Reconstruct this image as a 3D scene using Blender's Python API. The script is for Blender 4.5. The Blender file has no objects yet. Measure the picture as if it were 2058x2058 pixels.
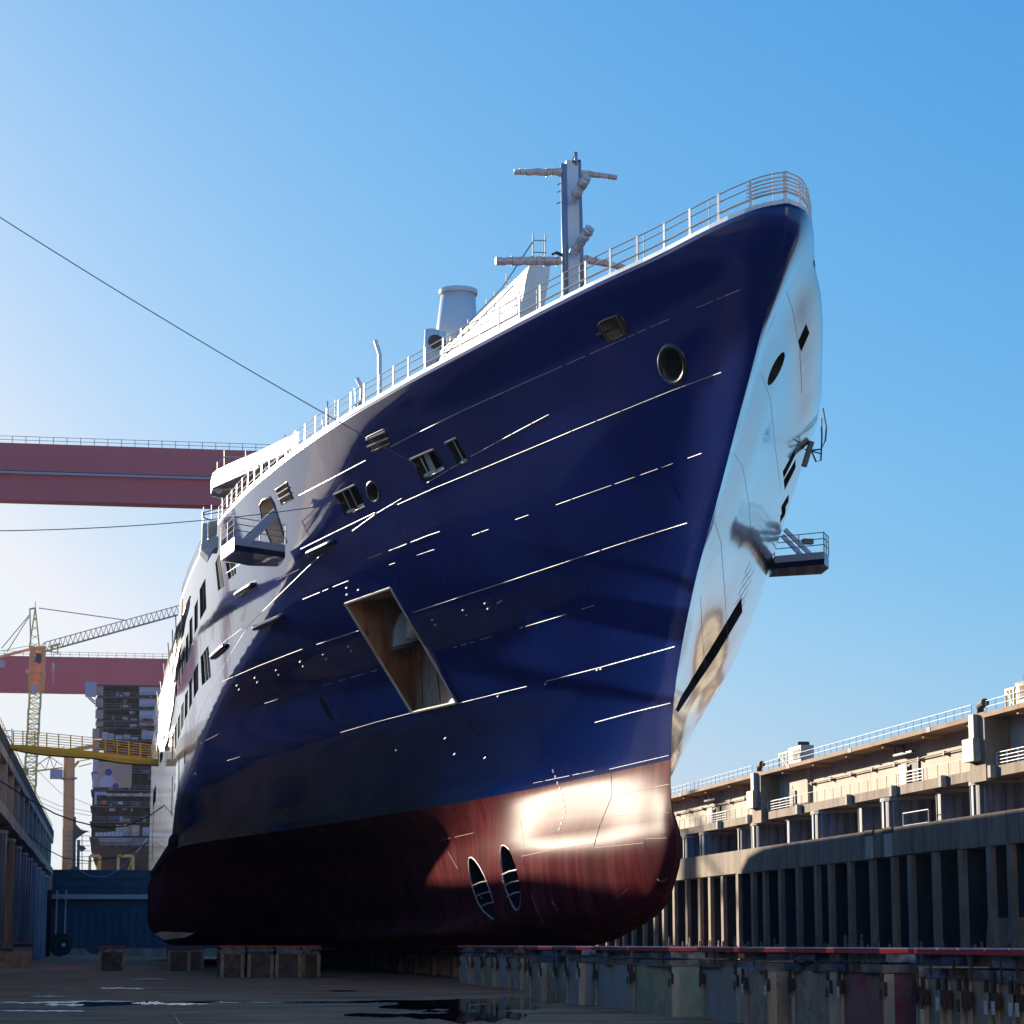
import bpy, bmesh, math, random
import numpy as np
from mathutils import Vector, Matrix
from mathutils.bvhtree import BVHTree
random.seed(7)
rad = math.radians
SC = bpy.context.scene
COL = SC.collection

# ------------------------------------------------------------------ camera
FPX, EYE = 4859.0, 2.1875
PITCH = math.atan((1897 - 1029) / FPX)
YAW = math.atan((1029 - 222) * math.cos(PITCH) / FPX)
cam_d = bpy.data.cameras.new('camera'); cam = bpy.data.objects.new('camera', cam_d); COL.objects.link(cam)
cam.location = (0, 0, EYE); cam.rotation_euler = (math.pi / 2 + PITCH, 0, -YAW)
cam_d.sensor_width = 36; cam_d.lens = FPX / 2058 * 36; cam_d.clip_start = .5; cam_d.clip_end = 6000
SC.camera = cam
# ------------------------------------------------------------------ world and sun
SUN_EL, SUN_AZ = rad(12.0), rad(-24)            # azimuth measured from the dock axis (+y), negative = to the left
W = bpy.data.worlds.new('World'); SC.world = W; W.use_nodes = True
nt = W.node_tree; nt.nodes.clear()
sky = nt.nodes.new('ShaderNodeTexSky'); sky.sky_type = 'NISHITA'; sky.sun_disc = False
sky.sun_elevation = SUN_EL; sky.sun_rotation = SUN_AZ
sky.altitude = 0; sky.air_density = 1.0; sky.dust_density = 1.0; sky.ozone_density = 4.5
bg = nt.nodes.new('ShaderNodeBackground'); bg.inputs[1].default_value = .05
wo = nt.nodes.new('ShaderNodeOutputWorld')
# film-like response of the photograph: one gain and exponent per channel, the same in every direction
sep = nt.nodes.new('ShaderNodeSeparateColor'); comb = nt.nodes.new('ShaderNodeCombineColor'); nt.links.new(sky.outputs[0], sep.inputs[0])
for ci, (gain, expo) in enumerate([(1.62, 1.35), (1.08, .72), (1.08, .36)]):
    m1 = nt.nodes.new('ShaderNodeMath'); m1.operation = 'MULTIPLY'; m1.inputs[1].default_value = .1; nt.links.new(sep.outputs[ci], m1.inputs[0])
    m2 = nt.nodes.new('ShaderNodeMath'); m2.operation = 'POWER'; m2.inputs[1].default_value = expo; nt.links.new(m1.outputs[0], m2.inputs[0])
    m3 = nt.nodes.new('ShaderNodeMath'); m3.operation = 'MULTIPLY'; m3.inputs[1].default_value = gain * 10; nt.links.new(m2.outputs[0], m3.inputs[0]); m4 = nt.nodes.new('ShaderNodeMath'); m4.operation = 'MINIMUM'; m4.inputs[1].default_value = (8.8, 9.3, 9.7)[ci]; nt.links.new(m3.outputs[0], m4.inputs[0]); nt.links.new(m4.outputs[0], comb.inputs[ci])
nt.links.new(comb.outputs[0], bg.inputs[0]); nt.links.new(bg.outputs[0], wo.inputs[0])
sd = bpy.data.lights.new('sun', 'SUN'); sun = bpy.data.objects.new('sun', sd); COL.objects.link(sun)
sd.energy = 5.0; sd.angle = rad(.5); sd.color = (1, .86, .68)
sdir = Vector((math.sin(SUN_AZ) * math.cos(SUN_EL), math.cos(SUN_AZ) * math.cos(SUN_EL), math.sin(SUN_EL)))
sun.rotation_euler = sdir.to_track_quat('Z', 'Y').to_euler()
SC.view_settings.view_transform = 'Standard'; SC.view_settings.look = 'None'
SC.view_settings.exposure = 1.0; SC.view_settings.gamma = 1; SC.view_settings.use_curve_mapping = False

# ------------------------------------------------------------------ pixel rays (photograph pixels, 2058 square) used to find where things stand
cp, sp, cs, ss = math.cos(PITCH), math.sin(PITCH), math.cos(YAW), math.sin(YAW)
CR, CF, CU = np.array([cs, -ss, 0]), np.array([ss * cp, cs * cp, sp]), np.array([-ss * sp, -cs * sp, cp])
C0 = np.array([0, 0, EYE])
def ray(u, v): return (u - 1029) * CR - (v - 1029) * CU + FPX * CF
def AX(u, v, x): d = ray(u, v); return Vector(C0 + d * (x / d[0]))
def AY(u, v, y): d = ray(u, v); return Vector(C0 + d * (y / d[1]))
def AZ(u, v, z): d = ray(u, v); return Vector(C0 + d * ((z - EYE) / d[2]))

# ------------------------------------------------------------------ object helpers
def link(name, me, m=None, parent=None):
    o = bpy.data.objects.new(name, me); COL.objects.link(o)
    if m is not None and me is not None:
        for mm in (m if isinstance(m, (list, tuple)) else [m]): me.materials.append(mm)
    if parent is not None: o.parent = parent; o.matrix_parent_inverse = parent.matrix_world.inverted() if False else Matrix.Translation(-Vector(parent['_o'])) if '_o' in parent else Matrix.Identity(4)
    return o
def tag(o, label=None, cat=None, group=None, kind=None):
    if label: o['label'] = label
    if cat: o['category'] = cat
    if group: o['group'] = group
    if kind: o['kind'] = kind
    return o
def thing(name, label, cat, group=None, loc=(0, 0, 0)):
    o = bpy.data.objects.new(name, None); COL.objects.link(o); o.location = loc; o.empty_display_size = .5
    o['_o'] = [float(c) for c in loc]
    return tag(o, label, cat, group)
class MB:
    """collects boxes, bars and surfaces in one mesh"""
    def __init__(s): s.v, s.f, s.mi, s.cm = [], [], [], 0
    def poly(s, pts, faces):
        n = len(s.v); s.v += [tuple(p) for p in pts]; s.f += [tuple(i + n for i in f) for f in faces]; s.mi += [s.cm] * len(faces)
        return s
    def box(s, a, b):
        x0, x1 = sorted((a[0], b[0])); y0, y1 = sorted((a[1], b[1])); z0, z1 = sorted((a[2], b[2]))
        return s.poly([(x0,y0,z0),(x1,y0,z0),(x1,y1,z0),(x0,y1,z0),(x0,y0,z1),(x1,y0,z1),(x1,y1,z1),(x0,y1,z1)],
                      [(3,2,1,0),(4,5,6,7),(0,1,5,4),(1,2,6,5),(2,3,7,6),(3,0,4,7)])
    def bar(s, p, q, w, h=None, up=(0, 0, 1)):
        h = h or w; p, q = Vector(p), Vector(q); d = (q - p)
        if d.length < 1e-6: return s
        d.normalize(); upv = Vector(up)
        if abs(d.dot(upv)) > .98: upv = Vector((1, 0, 0))
        a = d.cross(upv).normalized() * (w / 2); b = a.cross(d).normalized() * (h / 2)
        pts = [p - a - b, p + a - b, p + a + b, p - a + b, q - a - b, q + a - b, q + a + b, q - a + b]
        return s.poly(pts, [(0,1,2,3),(7,6,5,4),(0,4,5,1),(1,5,6,2),(2,6,7,3),(3,7,4,0)])
    def tube(s, pts, r, n=6, cap=True):
        pts = [Vector(p) for p in pts]; rs = r if isinstance(r, (list, tuple)) else [r] * len(pts)
        rings = []; up = Vector((0, 0, 1)); base = len(s.v)
        for i, p in enumerate(pts):
            d = (pts[min(i + 1, len(pts) - 1)] - pts[max(i - 1, 0)]).normalized()
            u_ = Vector((1, 0, 0)) if abs(d.dot(up)) > .95 else up
            a = d.cross(u_).normalized(); b = a.cross(d).normalized()
            s.v += [tuple(p + (a * math.cos(t) + b * math.sin(t)) * rs[i]) for t in [2 * math.pi * k / n for k in range(n)]]
        for i in range(len(pts) - 1):
            for k in range(n):
                k2 = (k + 1) % n; s.f.append((base + i*n + k, base + i*n + k2, base + (i+1)*n + k2, base + (i+1)*n + k)); s.mi.append(s.cm)
        if cap:
            s.f.append(tuple(base + k for k in reversed(range(n)))); s.mi.append(s.cm)
            s.f.append(tuple(base + (len(pts)-1)*n + k for k in range(n))); s.mi.append(s.cm)
        return s
    def prism(s, pts, d):
        pts = [Vector(p) for p in pts]; d = Vector(d); n = len(pts)
        return s.poly(pts + [p + d for p in pts], [tuple(reversed(range(n))), tuple(range(n, 2*n))] + [(i, (i+1) % n, n + (i+1) % n, n + i) for i in range(n)])
    def grid(s, rows):
        n = len(rows[0]); pts = [p for r in rows for p in r]
        return s.poly(pts, [(i*n+j, i*n+j+1, (i+1)*n+j+1, (i+1)*n+j) for i in range(len(rows)-1) for j in range(n-1)])
    def mesh(s, name, smooth=False):
        me = bpy.data.meshes.new(name); me.from_pydata(s.v, [], s.f); me.update()
        if any(s.mi): me.polygons.foreach_set('material_index', s.mi)
        if smooth: me.polygons.foreach_set('use_smooth', [True] * len(me.polygons))
        return me
    def build(s, name, m, parent=None, smooth=False, fix=False):
        me = s.mesh(name, smooth)
        if fix:
            bm = bmesh.new(); bm.from_mesh(me); bmesh.ops.recalc_face_normals(bm, faces=bm.faces); bm.to_mesh(me); bm.free()
        return link(name, me, m, parent)
def copy_tree(o, loc, parent=None):
    c = o.copy(); COL.objects.link(c)
    if parent is None: c.location = loc
    else: c.parent = parent
    for ch in o.children: copy_tree(ch, None, c)
    return c

# ------------------------------------------------------------------ materials
def mat(name, col=(.5, .5, .5), rough=.6, metal=0, coat=0, coatr=.05, var=0, vscale=1.0, stretch=(1, 1, 1), col2=None,
        bump=0, bscale=8, col3=None, c3t=.62, spec=.5, rvar=0, detail=6):
    m = bpy.data.materials.new(name); m.use_nodes = True; t = m.node_tree; N = t.nodes; Lk = t.links
    b = N['Principled BSDF']; b.inputs['Base Color'].default_value = (*col, 1)
    b.inputs['Roughness'].default_value = rough; b.inputs['Metallic'].default_value = metal
    b.inputs['Coat Weight'].default_value = coat; b.inputs['Coat Roughness'].default_value = coatr
    b.inputs['Specular IOR Level'].default_value = spec
    if col2 is not None or bump or rvar:
        g = N.new('ShaderNodeNewGeometry'); mp = N.new('ShaderNodeMapping'); mp.inputs['Scale'].default_value = stretch
        Lk.new(g.outputs['Position'], mp.inputs['Vector'])
    if col2 is not None:
        n = N.new('ShaderNodeTexNoise'); n.inputs['Scale'].default_value = vscale; n.inputs['Detail'].default_value = detail; n.inputs['Roughness'].default_value = .65
        Lk.new(mp.outputs[0], n.inputs['Vector'])
        r = N.new('ShaderNodeValToRGB'); r.color_ramp.elements[0].position = .36; r.color_ramp.elements[1].position = .64
        r.color_ramp.elements[0].color = (*col2, 1); r.color_ramp.elements[1].color = (*col, 1)
        Lk.new(n.outputs['Fac'], r.inputs[0]); out = r.outputs[0]
        if col3 is not None:
            n2 = N.new('ShaderNodeTexNoise'); n2.inputs['Scale'].default_value = vscale * 2.3; n2.inputs['Detail'].default_value = 8; n2.inputs['Roughness'].default_value = .7
            mp2 = N.new('ShaderNodeMapping'); mp2.inputs['Scale'].default_value = stretch; mp2.inputs['Location'].default_value = (31, 17, 5)
            Lk.new(g.outputs['Position'], mp2.inputs['Vector']); Lk.new(mp2.outputs[0], n2.inputs['Vector'])
            r2 = N.new('ShaderNodeValToRGB'); r2.color_ramp.elements[0].position = c3t - .06; r2.color_ramp.elements[1].position = c3t + .08
            r2.color_ramp.elements[0].color = (0, 0, 0, 1); r2.color_ramp.elements[1].color = (1, 1, 1, 1)
            mx = N.new('ShaderNodeMix'); mx.data_type = 'RGBA'; mx.inputs['B'].default_value = (*col3, 1)
            Lk.new(n2.outputs['Fac'], r2.inputs[0]); Lk.new(r2.outputs[0], mx.inputs['Factor']); Lk.new(out, mx.inputs['A']); out = mx.outputs['Result']
        Lk.new(out, b.inputs['Base Color'])
        if rvar:
            mr = N.new('ShaderNodeMapRange'); mr.inputs['To Min'].default_value = rough - rvar; mr.inputs['To Max'].default_value = rough + rvar
            Lk.new(n.outputs['Fac'], mr.inputs[0]); Lk.new(mr.outputs[0], b.inputs['Roughness'])
    if bump:
        nb = N.new('ShaderNodeTexNoise'); nb.inputs['Scale'].default_value = bscale; nb.inputs['Detail'].default_value = 5
        Lk.new(mp.outputs[0], nb.inputs['Vector']); bp = N.new('ShaderNodeBump'); bp.inputs['Strength'].default_value = 1; bp.inputs['Distance'].default_value = bump
        Lk.new(nb.outputs['Fac'], bp.inputs['Height']); Lk.new(bp.outputs[0], b.inputs['Normal'])
    return m
M = {}
M['white'] = mat('white_paint', (.78, .78, .76), .4, coat=.3)
M['offwhite'] = mat('weathered_white_paint', (.72, .71, .68), .5, col2=(.55, .54, .52), vscale=.8, stretch=(1, 1, .3))
M['sheet'] = mat('white_plastic_sheeting', (.88, .86, .80), .45, col2=(.76, .72, .64), vscale=.9, stretch=(1, 1, .25), bump=.12, bscale=1.2)
M['mastblue'] = mat('blue_grey_mast_paint', (.20, .27, .37), .4, coat=.3)
M['mastgrey'] = mat('pale_grey_mast_paint', (.66, .72, .78), .5)
M['wrap'] = mat('creased_plastic_wrap', (.86, .66, .56), .3, col2=(.62, .44, .38), vscale=2.2, stretch=(1, 1, 1), bump=.15, bscale=3)
M['scaf'] = mat('galvanised_tube', (.34, .40, .38), .45, metal=.4)
M['railbrass'] = mat('rail_undercoat', (.55, .50, .40), .5)
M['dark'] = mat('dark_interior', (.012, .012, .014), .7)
M['innerbeige'] = mat('beige_interior_primer', (.62, .50, .38), .7, col2=(.42, .32, .23), vscale=.9)
M['glass'] = mat('dark_window_glass', (.012, .018, .02), .08, spec=.6)
M['navyflat'] = mat('navy_platform_paint', (.004, .010, .045), .25, coat=.6)
M['platgrey'] = mat('pale_blue_grey_platform_paint', (.42, .50, .60), .4)
M['bead'] = mat('pale_weld_seam', (.40, .39, .37), .35, spec=.8)
M['beadred'] = mat('pink_chalk_seam', (.60, .42, .40), .6)
M['mark'] = mat('white_mark_paint', (.75, .75, .75), .6)
M['anchorwall'] = mat('rusty_primer_pocket', (.66, .46, .30), .6, col2=(.32, .13, .06), vscale=.45, stretch=(1, 1, .35), col3=(.14, .05, .02), c3t=.60)
M['pocketedge'] = mat('bare_pocket_edge', (.62, .55, .45), .5)
M['steel'] = mat('dark_wet_steel', (.05, .055, .065), .3, metal=.5)
M['floor'] = None
M['conc'] = mat('stained_concrete_beam', (.38, .29, .20), .85, col2=(.17, .12, .085), vscale=.35, stretch=(1, 1.6, .14), col3=(.54, .44, .33), c3t=.63, bump=.03, bscale=2)
M['concpil'] = mat('weathered_pillar_concrete', (.42, .32, .22), .85, col2=(.24, .18, .125), vscale=.7, stretch=(1, 1, .4), col3=(.33, .24, .20), c3t=.66)
M['concwall'] = mat('pale_gallery_concrete', (.70, .60, .45), .8, col2=(.52, .43, .32), vscale=.22, stretch=(1, 1, .6), col3=(.30, .25, .19), c3t=.68, bump=.02, bscale=1.5)
M['concdark'] = mat('shade_dark_concrete', (.045, .045, .05), .9, col2=(.018, .019, .022), vscale=.3, stretch=(1, 1, .3), col3=(.15, .13, .12), c3t=.70)  # shade of the recesses and pillar sides put into the concrete colour
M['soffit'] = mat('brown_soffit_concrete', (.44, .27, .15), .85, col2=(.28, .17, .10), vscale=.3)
M['pile'] = mat('blue_grey_sheet_piling', (.24, .25, .28), .6, col2=(.13, .14, .17), vscale=.6, stretch=(1, 1, .3))
M['pilecap'] = mat('pale_piling_cap', (.42, .41, .38), .8)
M['pipe'] = mat('brown_pipe', (.13, .07, .045), .6)
M['clad'] = mat('pale_bounce_cladding', (.80, .73, .60), .7, col2=(.74, .67, .55), vscale=.1, stretch=(1, 1, .1))  # skin of the added bounce shed, kept pale to throw light back
M['rust'] = mat('rusty_steel', (.16, .065, .035), .75, col2=(.07, .03, .02), vscale=5)
M['galrail'] = mat('thin_grey_rail', (.30, .36, .36), .5)
M['duct'] = mat('pale_rust_streaked_duct', (.60, .57, .50), .6, col2=(.36, .24, .15), vscale=.6, stretch=(1, 1, .2))
M['timber_blue'] = mat('blue_painted_timber', (.07, .13, .20), .7, col2=(.035, .05, .075), vscale=3, stretch=(1, .4, 1))
M['timber'] = mat('old_grey_timber', (.40, .30, .22), .85, col2=(.14, .10, .08), vscale=3, stretch=(1, .4, 1), col3=(.23, .11, .05), c3t=.66)
M['timber_pale'] = mat('pale_blue_timber', (.42, .42, .46), .8, col2=(.10, .11, .14), vscale=3, stretch=(1, .4, 1))
M['red'] = mat('red_painted_timber_cap', (.80, .05, .07), .6, col2=(.60, .04, .05), vscale=2.0)
M['pinktop'] = mat('skylit_pink_cap_top', (.85, .50, .46), .6)  # sky light on the cap tops put into the colour
M['blk'] = mat('painted_concrete_block', (.62, .45, .29), .85, col2=(.36, .26, .17), vscale=1.6, stretch=(1, .7, .7), col3=(.10, .07, .05), c3t=.62)
M['blkdim'] = mat('shade_darkened_block', (.20, .15, .11), .85, col2=(.09, .07, .055), vscale=1.6)  # block colour darkened to stand for the shade it lies in
M['blkend'] = mat('lit_block_end', (.85, .64, .40), .85, col2=(.58, .43, .26), vscale=1.5, stretch=(1, 1, .3))  # paler tone carries the extra light on the block ends
M['graf_blue'] = mat('faded_blue_spray_paint', (.42, .46, .44), .8, col2=(.44, .33, .24), vscale=.9)
M['graf_pink'] = mat('maroon_spray_paint', (.38, .07, .09), .8, col2=(.32, .2, .15), vscale=.9)
M['graf_yel'] = mat('pale_yellow_spray_paint', (.62, .56, .28), .8, col2=(.40, .34, .24), vscale=1.1)
M['craneyel'] = mat('yellow_crane_paint', (.90, .55, .12), .5)
M['craneora'] = mat('faded_orange_crane_paint', (.95, .50, .18), .6)
M['cranegreen'] = mat('pale_yellow_green_crane_paint', (.74, .72, .26), .6)
M['cranepale'] = mat('pale_green_lattice_paint', (.42, .48, .42), .6)
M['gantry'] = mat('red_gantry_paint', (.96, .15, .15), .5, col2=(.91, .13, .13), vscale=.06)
M['gantryline'] = mat('pale_walkway_strip', (.55, .45, .50), .6)
M['gangyel'] = mat('gangway_yellow', (.92, .46, .012), .45, col2=(.84, .40, .01), vscale=.6)
M['gate'] = mat('blue_dock_gate_paint', (.035, .075, .115), .6, col2=(.02, .045, .075), vscale=.5, stretch=(1, 1, .25))
M['blkdeck'] = mat('brown_primer_deck', (.14, .085, .08), .8)
M['blkpanel'] = mat('beige_primer_panel', (.46, .38, .32), .8)
M['blkwhite'] = mat('white_cabin_panel', (.56, .56, .64), .7)
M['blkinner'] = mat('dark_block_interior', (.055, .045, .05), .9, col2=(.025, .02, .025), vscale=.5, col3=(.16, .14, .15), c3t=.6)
M['blkhull'] = mat('brown_primer_hull', (.10, .065, .045), .8, col2=(.06, .04, .03), vscale=.2)
M['tan'] = mat('tan_sheeting', (.58, .44, .32), .8)
M['blue'] = mat('bright_blue_tarpaulin', (.03, .07, .30), .6)
M['orange'] = mat('orange_box_paint', (.70, .16, .06), .6)
M['greybox'] = mat('pale_blue_cabin_paint', (.42, .48, .62), .6)
M['rope'] = mat('grey_mooring_rope', (.10, .17, .20), .8)
M['cable'] = mat('black_cable', (.01, .02, .018), .6)
M['palerope'] = mat('pale_rope', (.45, .48, .55), .8)
M['rubber'] = mat('black_rubber', (.008, .009, .012), .6)
M['green'] = mat('dark_green_hose', (.015, .05, .03), .5)
M['leftwarm'] = mat('tan_sheet_piling', (.55, .33, .17), .75, col2=(.28, .17, .09), vscale=.6, stretch=(1, 1, .2))
M['leftconc'] = mat('grey_gallery_concrete', (.66, .52, .38), .85, col2=(.42, .32, .23), vscale=.35, stretch=(1, 1, .5))
M['coping'] = mat('mossy_brown_coping', (.10, .085, .05), .9, col2=(.06, .05, .035), vscale=1)

# hull paint: glossy navy above the waterline, matt wine-red below
WLZ = 8.22 * 1.25
def hull_material():
    m = bpy.data.materials.new('ship_hull_paint'); m.use_nodes = True; t = m.node_tree; N = t.nodes; Lk = t.links
    out = N['Material Output']; nb = N['Principled BSDF']; nr = N.new('ShaderNodeBsdfPrincipled')
    g = N.new('ShaderNodeNewGeometry'); sx = N.new('ShaderNodeSeparateXYZ'); Lk.new(g.outputs['Position'], sx.inputs[0])
    def noise(sc, st, det=5, loc=(0, 0, 0)):
        mp = N.new('ShaderNodeMapping'); mp.inputs['Scale'].default_value = st; mp.inputs['Location'].default_value = loc; Lk.new(g.outputs['Position'], mp.inputs['Vector'])
        n = N.new('ShaderNodeTexNoise'); n.inputs['Scale'].default_value = sc; n.inputs['Detail'].default_value = det; Lk.new(mp.outputs[0], n.inputs['Vector']); return n
    def ramp(n, a, b, ca, cb):
        r = N.new('ShaderNodeValToRGB'); r.color_ramp.elements[0].position = a; r.color_ramp.elements[1].position = b
        r.color_ramp.elements[0].color = (*ca, 1); r.color_ramp.elements[1].color = (*cb, 1); Lk.new(n.outputs['Fac'], r.inputs[0]); return r
    # navy
    n1 = noise(.12, (1, 1, 1)); r1 = ramp(n1, .35, .65, (.0, .016, .145), (.0, .024, .195)); Lk.new(r1.outputs[0], nb.inputs['Base Color'])
    nb.inputs['Roughness'].default_value = .13; nb.inputs['Specular IOR Level'].default_value = .1
    nb.inputs['Coat Weight'].default_value = 1.0; nb.inputs['Coat Roughness'].default_value = .08; nb.inputs['Coat IOR'].default_value = 1.42
    # plating: slow waviness plus the faint grooves of the plate seams
    w1 = noise(.30, (1, 1, .7), 2); w2 = noise(1.6, (1, 1, 1), 3, (9, 3, 1))
    ad = N.new('ShaderNodeMath'); ad.operation = 'MULTIPLY_ADD'; ad.inputs[1].default_value = .12; Lk.new(w2.outputs['Fac'], ad.inputs[0]); Lk.new(w1.outputs['Fac'], ad.inputs[2])
    bp = N.new('ShaderNodeBump'); bp.inputs['Strength'].default_value = 1; bp.inputs['Distance'].default_value = .022; Lk.new(ad.outputs[0], bp.inputs['Height'])
    Lk.new(bp.outputs[0], nb.inputs['Normal']); Lk.new(bp.outputs[0], nb.inputs['Coat Normal'])
    # red: vertical roller / run-off streaks
    s1 = noise(1.1, (1, 1.3, .10), 8); r2 = ramp(s1, .38, .62, (.125, .016, .022), (.21, .048, .048))
    s2 = noise(.25, (1, 1, .6), 4, (5, 5, 5)); mx = N.new('ShaderNodeMix'); mx.data_type = 'RGBA'; mx.inputs['B'].default_value = (.10, .024, .026, 1)
    r3 = ramp(s2, .45, .6, (0, 0, 0), (.7, .7, .7)); Lk.new(r3.outputs[0], mx.inputs['Factor']); Lk.new(r2.outputs[0], mx.inputs['A']); Lk.new(mx.outputs['Result'], nr.inputs['Base Color'])
    nr.inputs['Roughness'].default_value = .33; nr.inputs['Specular IOR Level'].default_value = .0; nr.inputs['Coat Weight'].default_value = .06; nr.inputs['Coat Roughness'].default_value = .36; nr.inputs['Coat IOR'].default_value = 1.4
    mr = N.new('ShaderNodeMapRange'); mr.inputs['From Min'].default_value = .3; mr.inputs['From Max'].default_value = .7; mr.inputs['To Min'].default_value = .26; mr.inputs['To Max'].default_value = .40
    Lk.new(s1.outputs['Fac'], mr.inputs[0]); Lk.new(mr.outputs[0], nr.inputs['Roughness'])
    lt = N.new('ShaderNodeMath'); lt.operation = 'GREATER_THAN'; lt.inputs[1].default_value = WLZ; Lk.new(sx.outputs['Z'], lt.inputs[0])
    ms = N.new('ShaderNodeMixShader'); Lk.new(lt.outputs[0], ms.inputs[0]); Lk.new(nr.outputs[0], ms.inputs[1]); Lk.new(nb.outputs[0], ms.inputs[2]); Lk.new(ms.outputs[0], out.inputs[0])
    return m
M['hull'] = hull_material()

def floor_material():
    m = mat('damp_dock_floor_concrete', (.60, .29, .145), .85, spec=.12, col2=(.20, .09, .045), vscale=.35, stretch=(.45, 1.2, 1), col3=(.36, .25, .18), c3t=.66, bump=.02, bscale=1.2, rvar=.22)
    return m
M['floor'] = floor_material()
M['water'] = mat('standing_water', (.012, .010, .009), .03, spec=.6)
M['silt'] = mat('pale_wet_silt', (.34, .33, .29), .35)
M['quay'] = mat('quay_paving', (.06, .057, .055), .85, col2=(.04, .039, .038), vscale=.2)

# ================================================================== SHIP HULL
S = 1.25; XC = 19.5 * S
def pchip(x, y, xq):
    x = np.asarray(x, float); y = np.asarray(y, float); xq = np.clip(np.asarray(xq, float), x[0], x[-1])
    h = np.diff(x); d = np.diff(y) / h; m = np.zeros_like(y)
    for i in range(1, len(x) - 1):
        if d[i-1] * d[i] > 0:
            w1, w2 = 2*h[i] + h[i-1], h[i] + 2*h[i-1]; m[i] = (w1 + w2) / (w1 / d[i-1] + w2 / d[i])
    m[0], m[-1] = d[0], d[-1]
    k = np.clip(np.searchsorted(x, xq, side='right') - 1, 0, len(x) - 2); t = (xq - x[k]) / h[k]; hk = h[k]
    return (2*t**3 - 3*t**2 + 1) * y[k] + (t**3 - 2*t**2 + t) * hk * m[k] + (-2*t**3 + 3*t**2) * y[k+1] + (t**3 - t**2) * hk * m[k+1]
STEM = [(1.62, 99.5), (1.9, 94.5), (2.2, 91.8), (2.6, 89), (3.0, 86.9), (3.62, 85.1), (4.3, 84.0), (5.0, 83.4), (5.5, 83.35), (6.0, 83.7), (6.5, 84.1), (7.3, 84.3), (8.24, 84.24), (9.59, 83.94), (10.81, 83.32), (12.0, 82.33), (12.97, 81.37),
        (14.27, 79.89), (15.34, 78.35), (16.36, 76.86), (18.41, 74.05), (19.57, 72.4), (20.76, 70.82), (21.78, 69.35), (22.72, 68.3), (23.2, 67.9), (23.73, 67.84)]
SS = [0, .5, 1.5, 3, 6, 10, 15, 20, 25, 30, 35, 40, 45, 50, 55, 60, 70, 80, 90, 100, 120, 140]
DECK = [0, .62, 1.15, 1.7, 2.6, 4.0, 5.55, 7.0, 8.45, 9.75, 10.9, 11.9, 12.75, 13.5, 14.05, 14.5, 15.05, 15.4, 15.6, 15.6, 15.6, 15.6]
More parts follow.
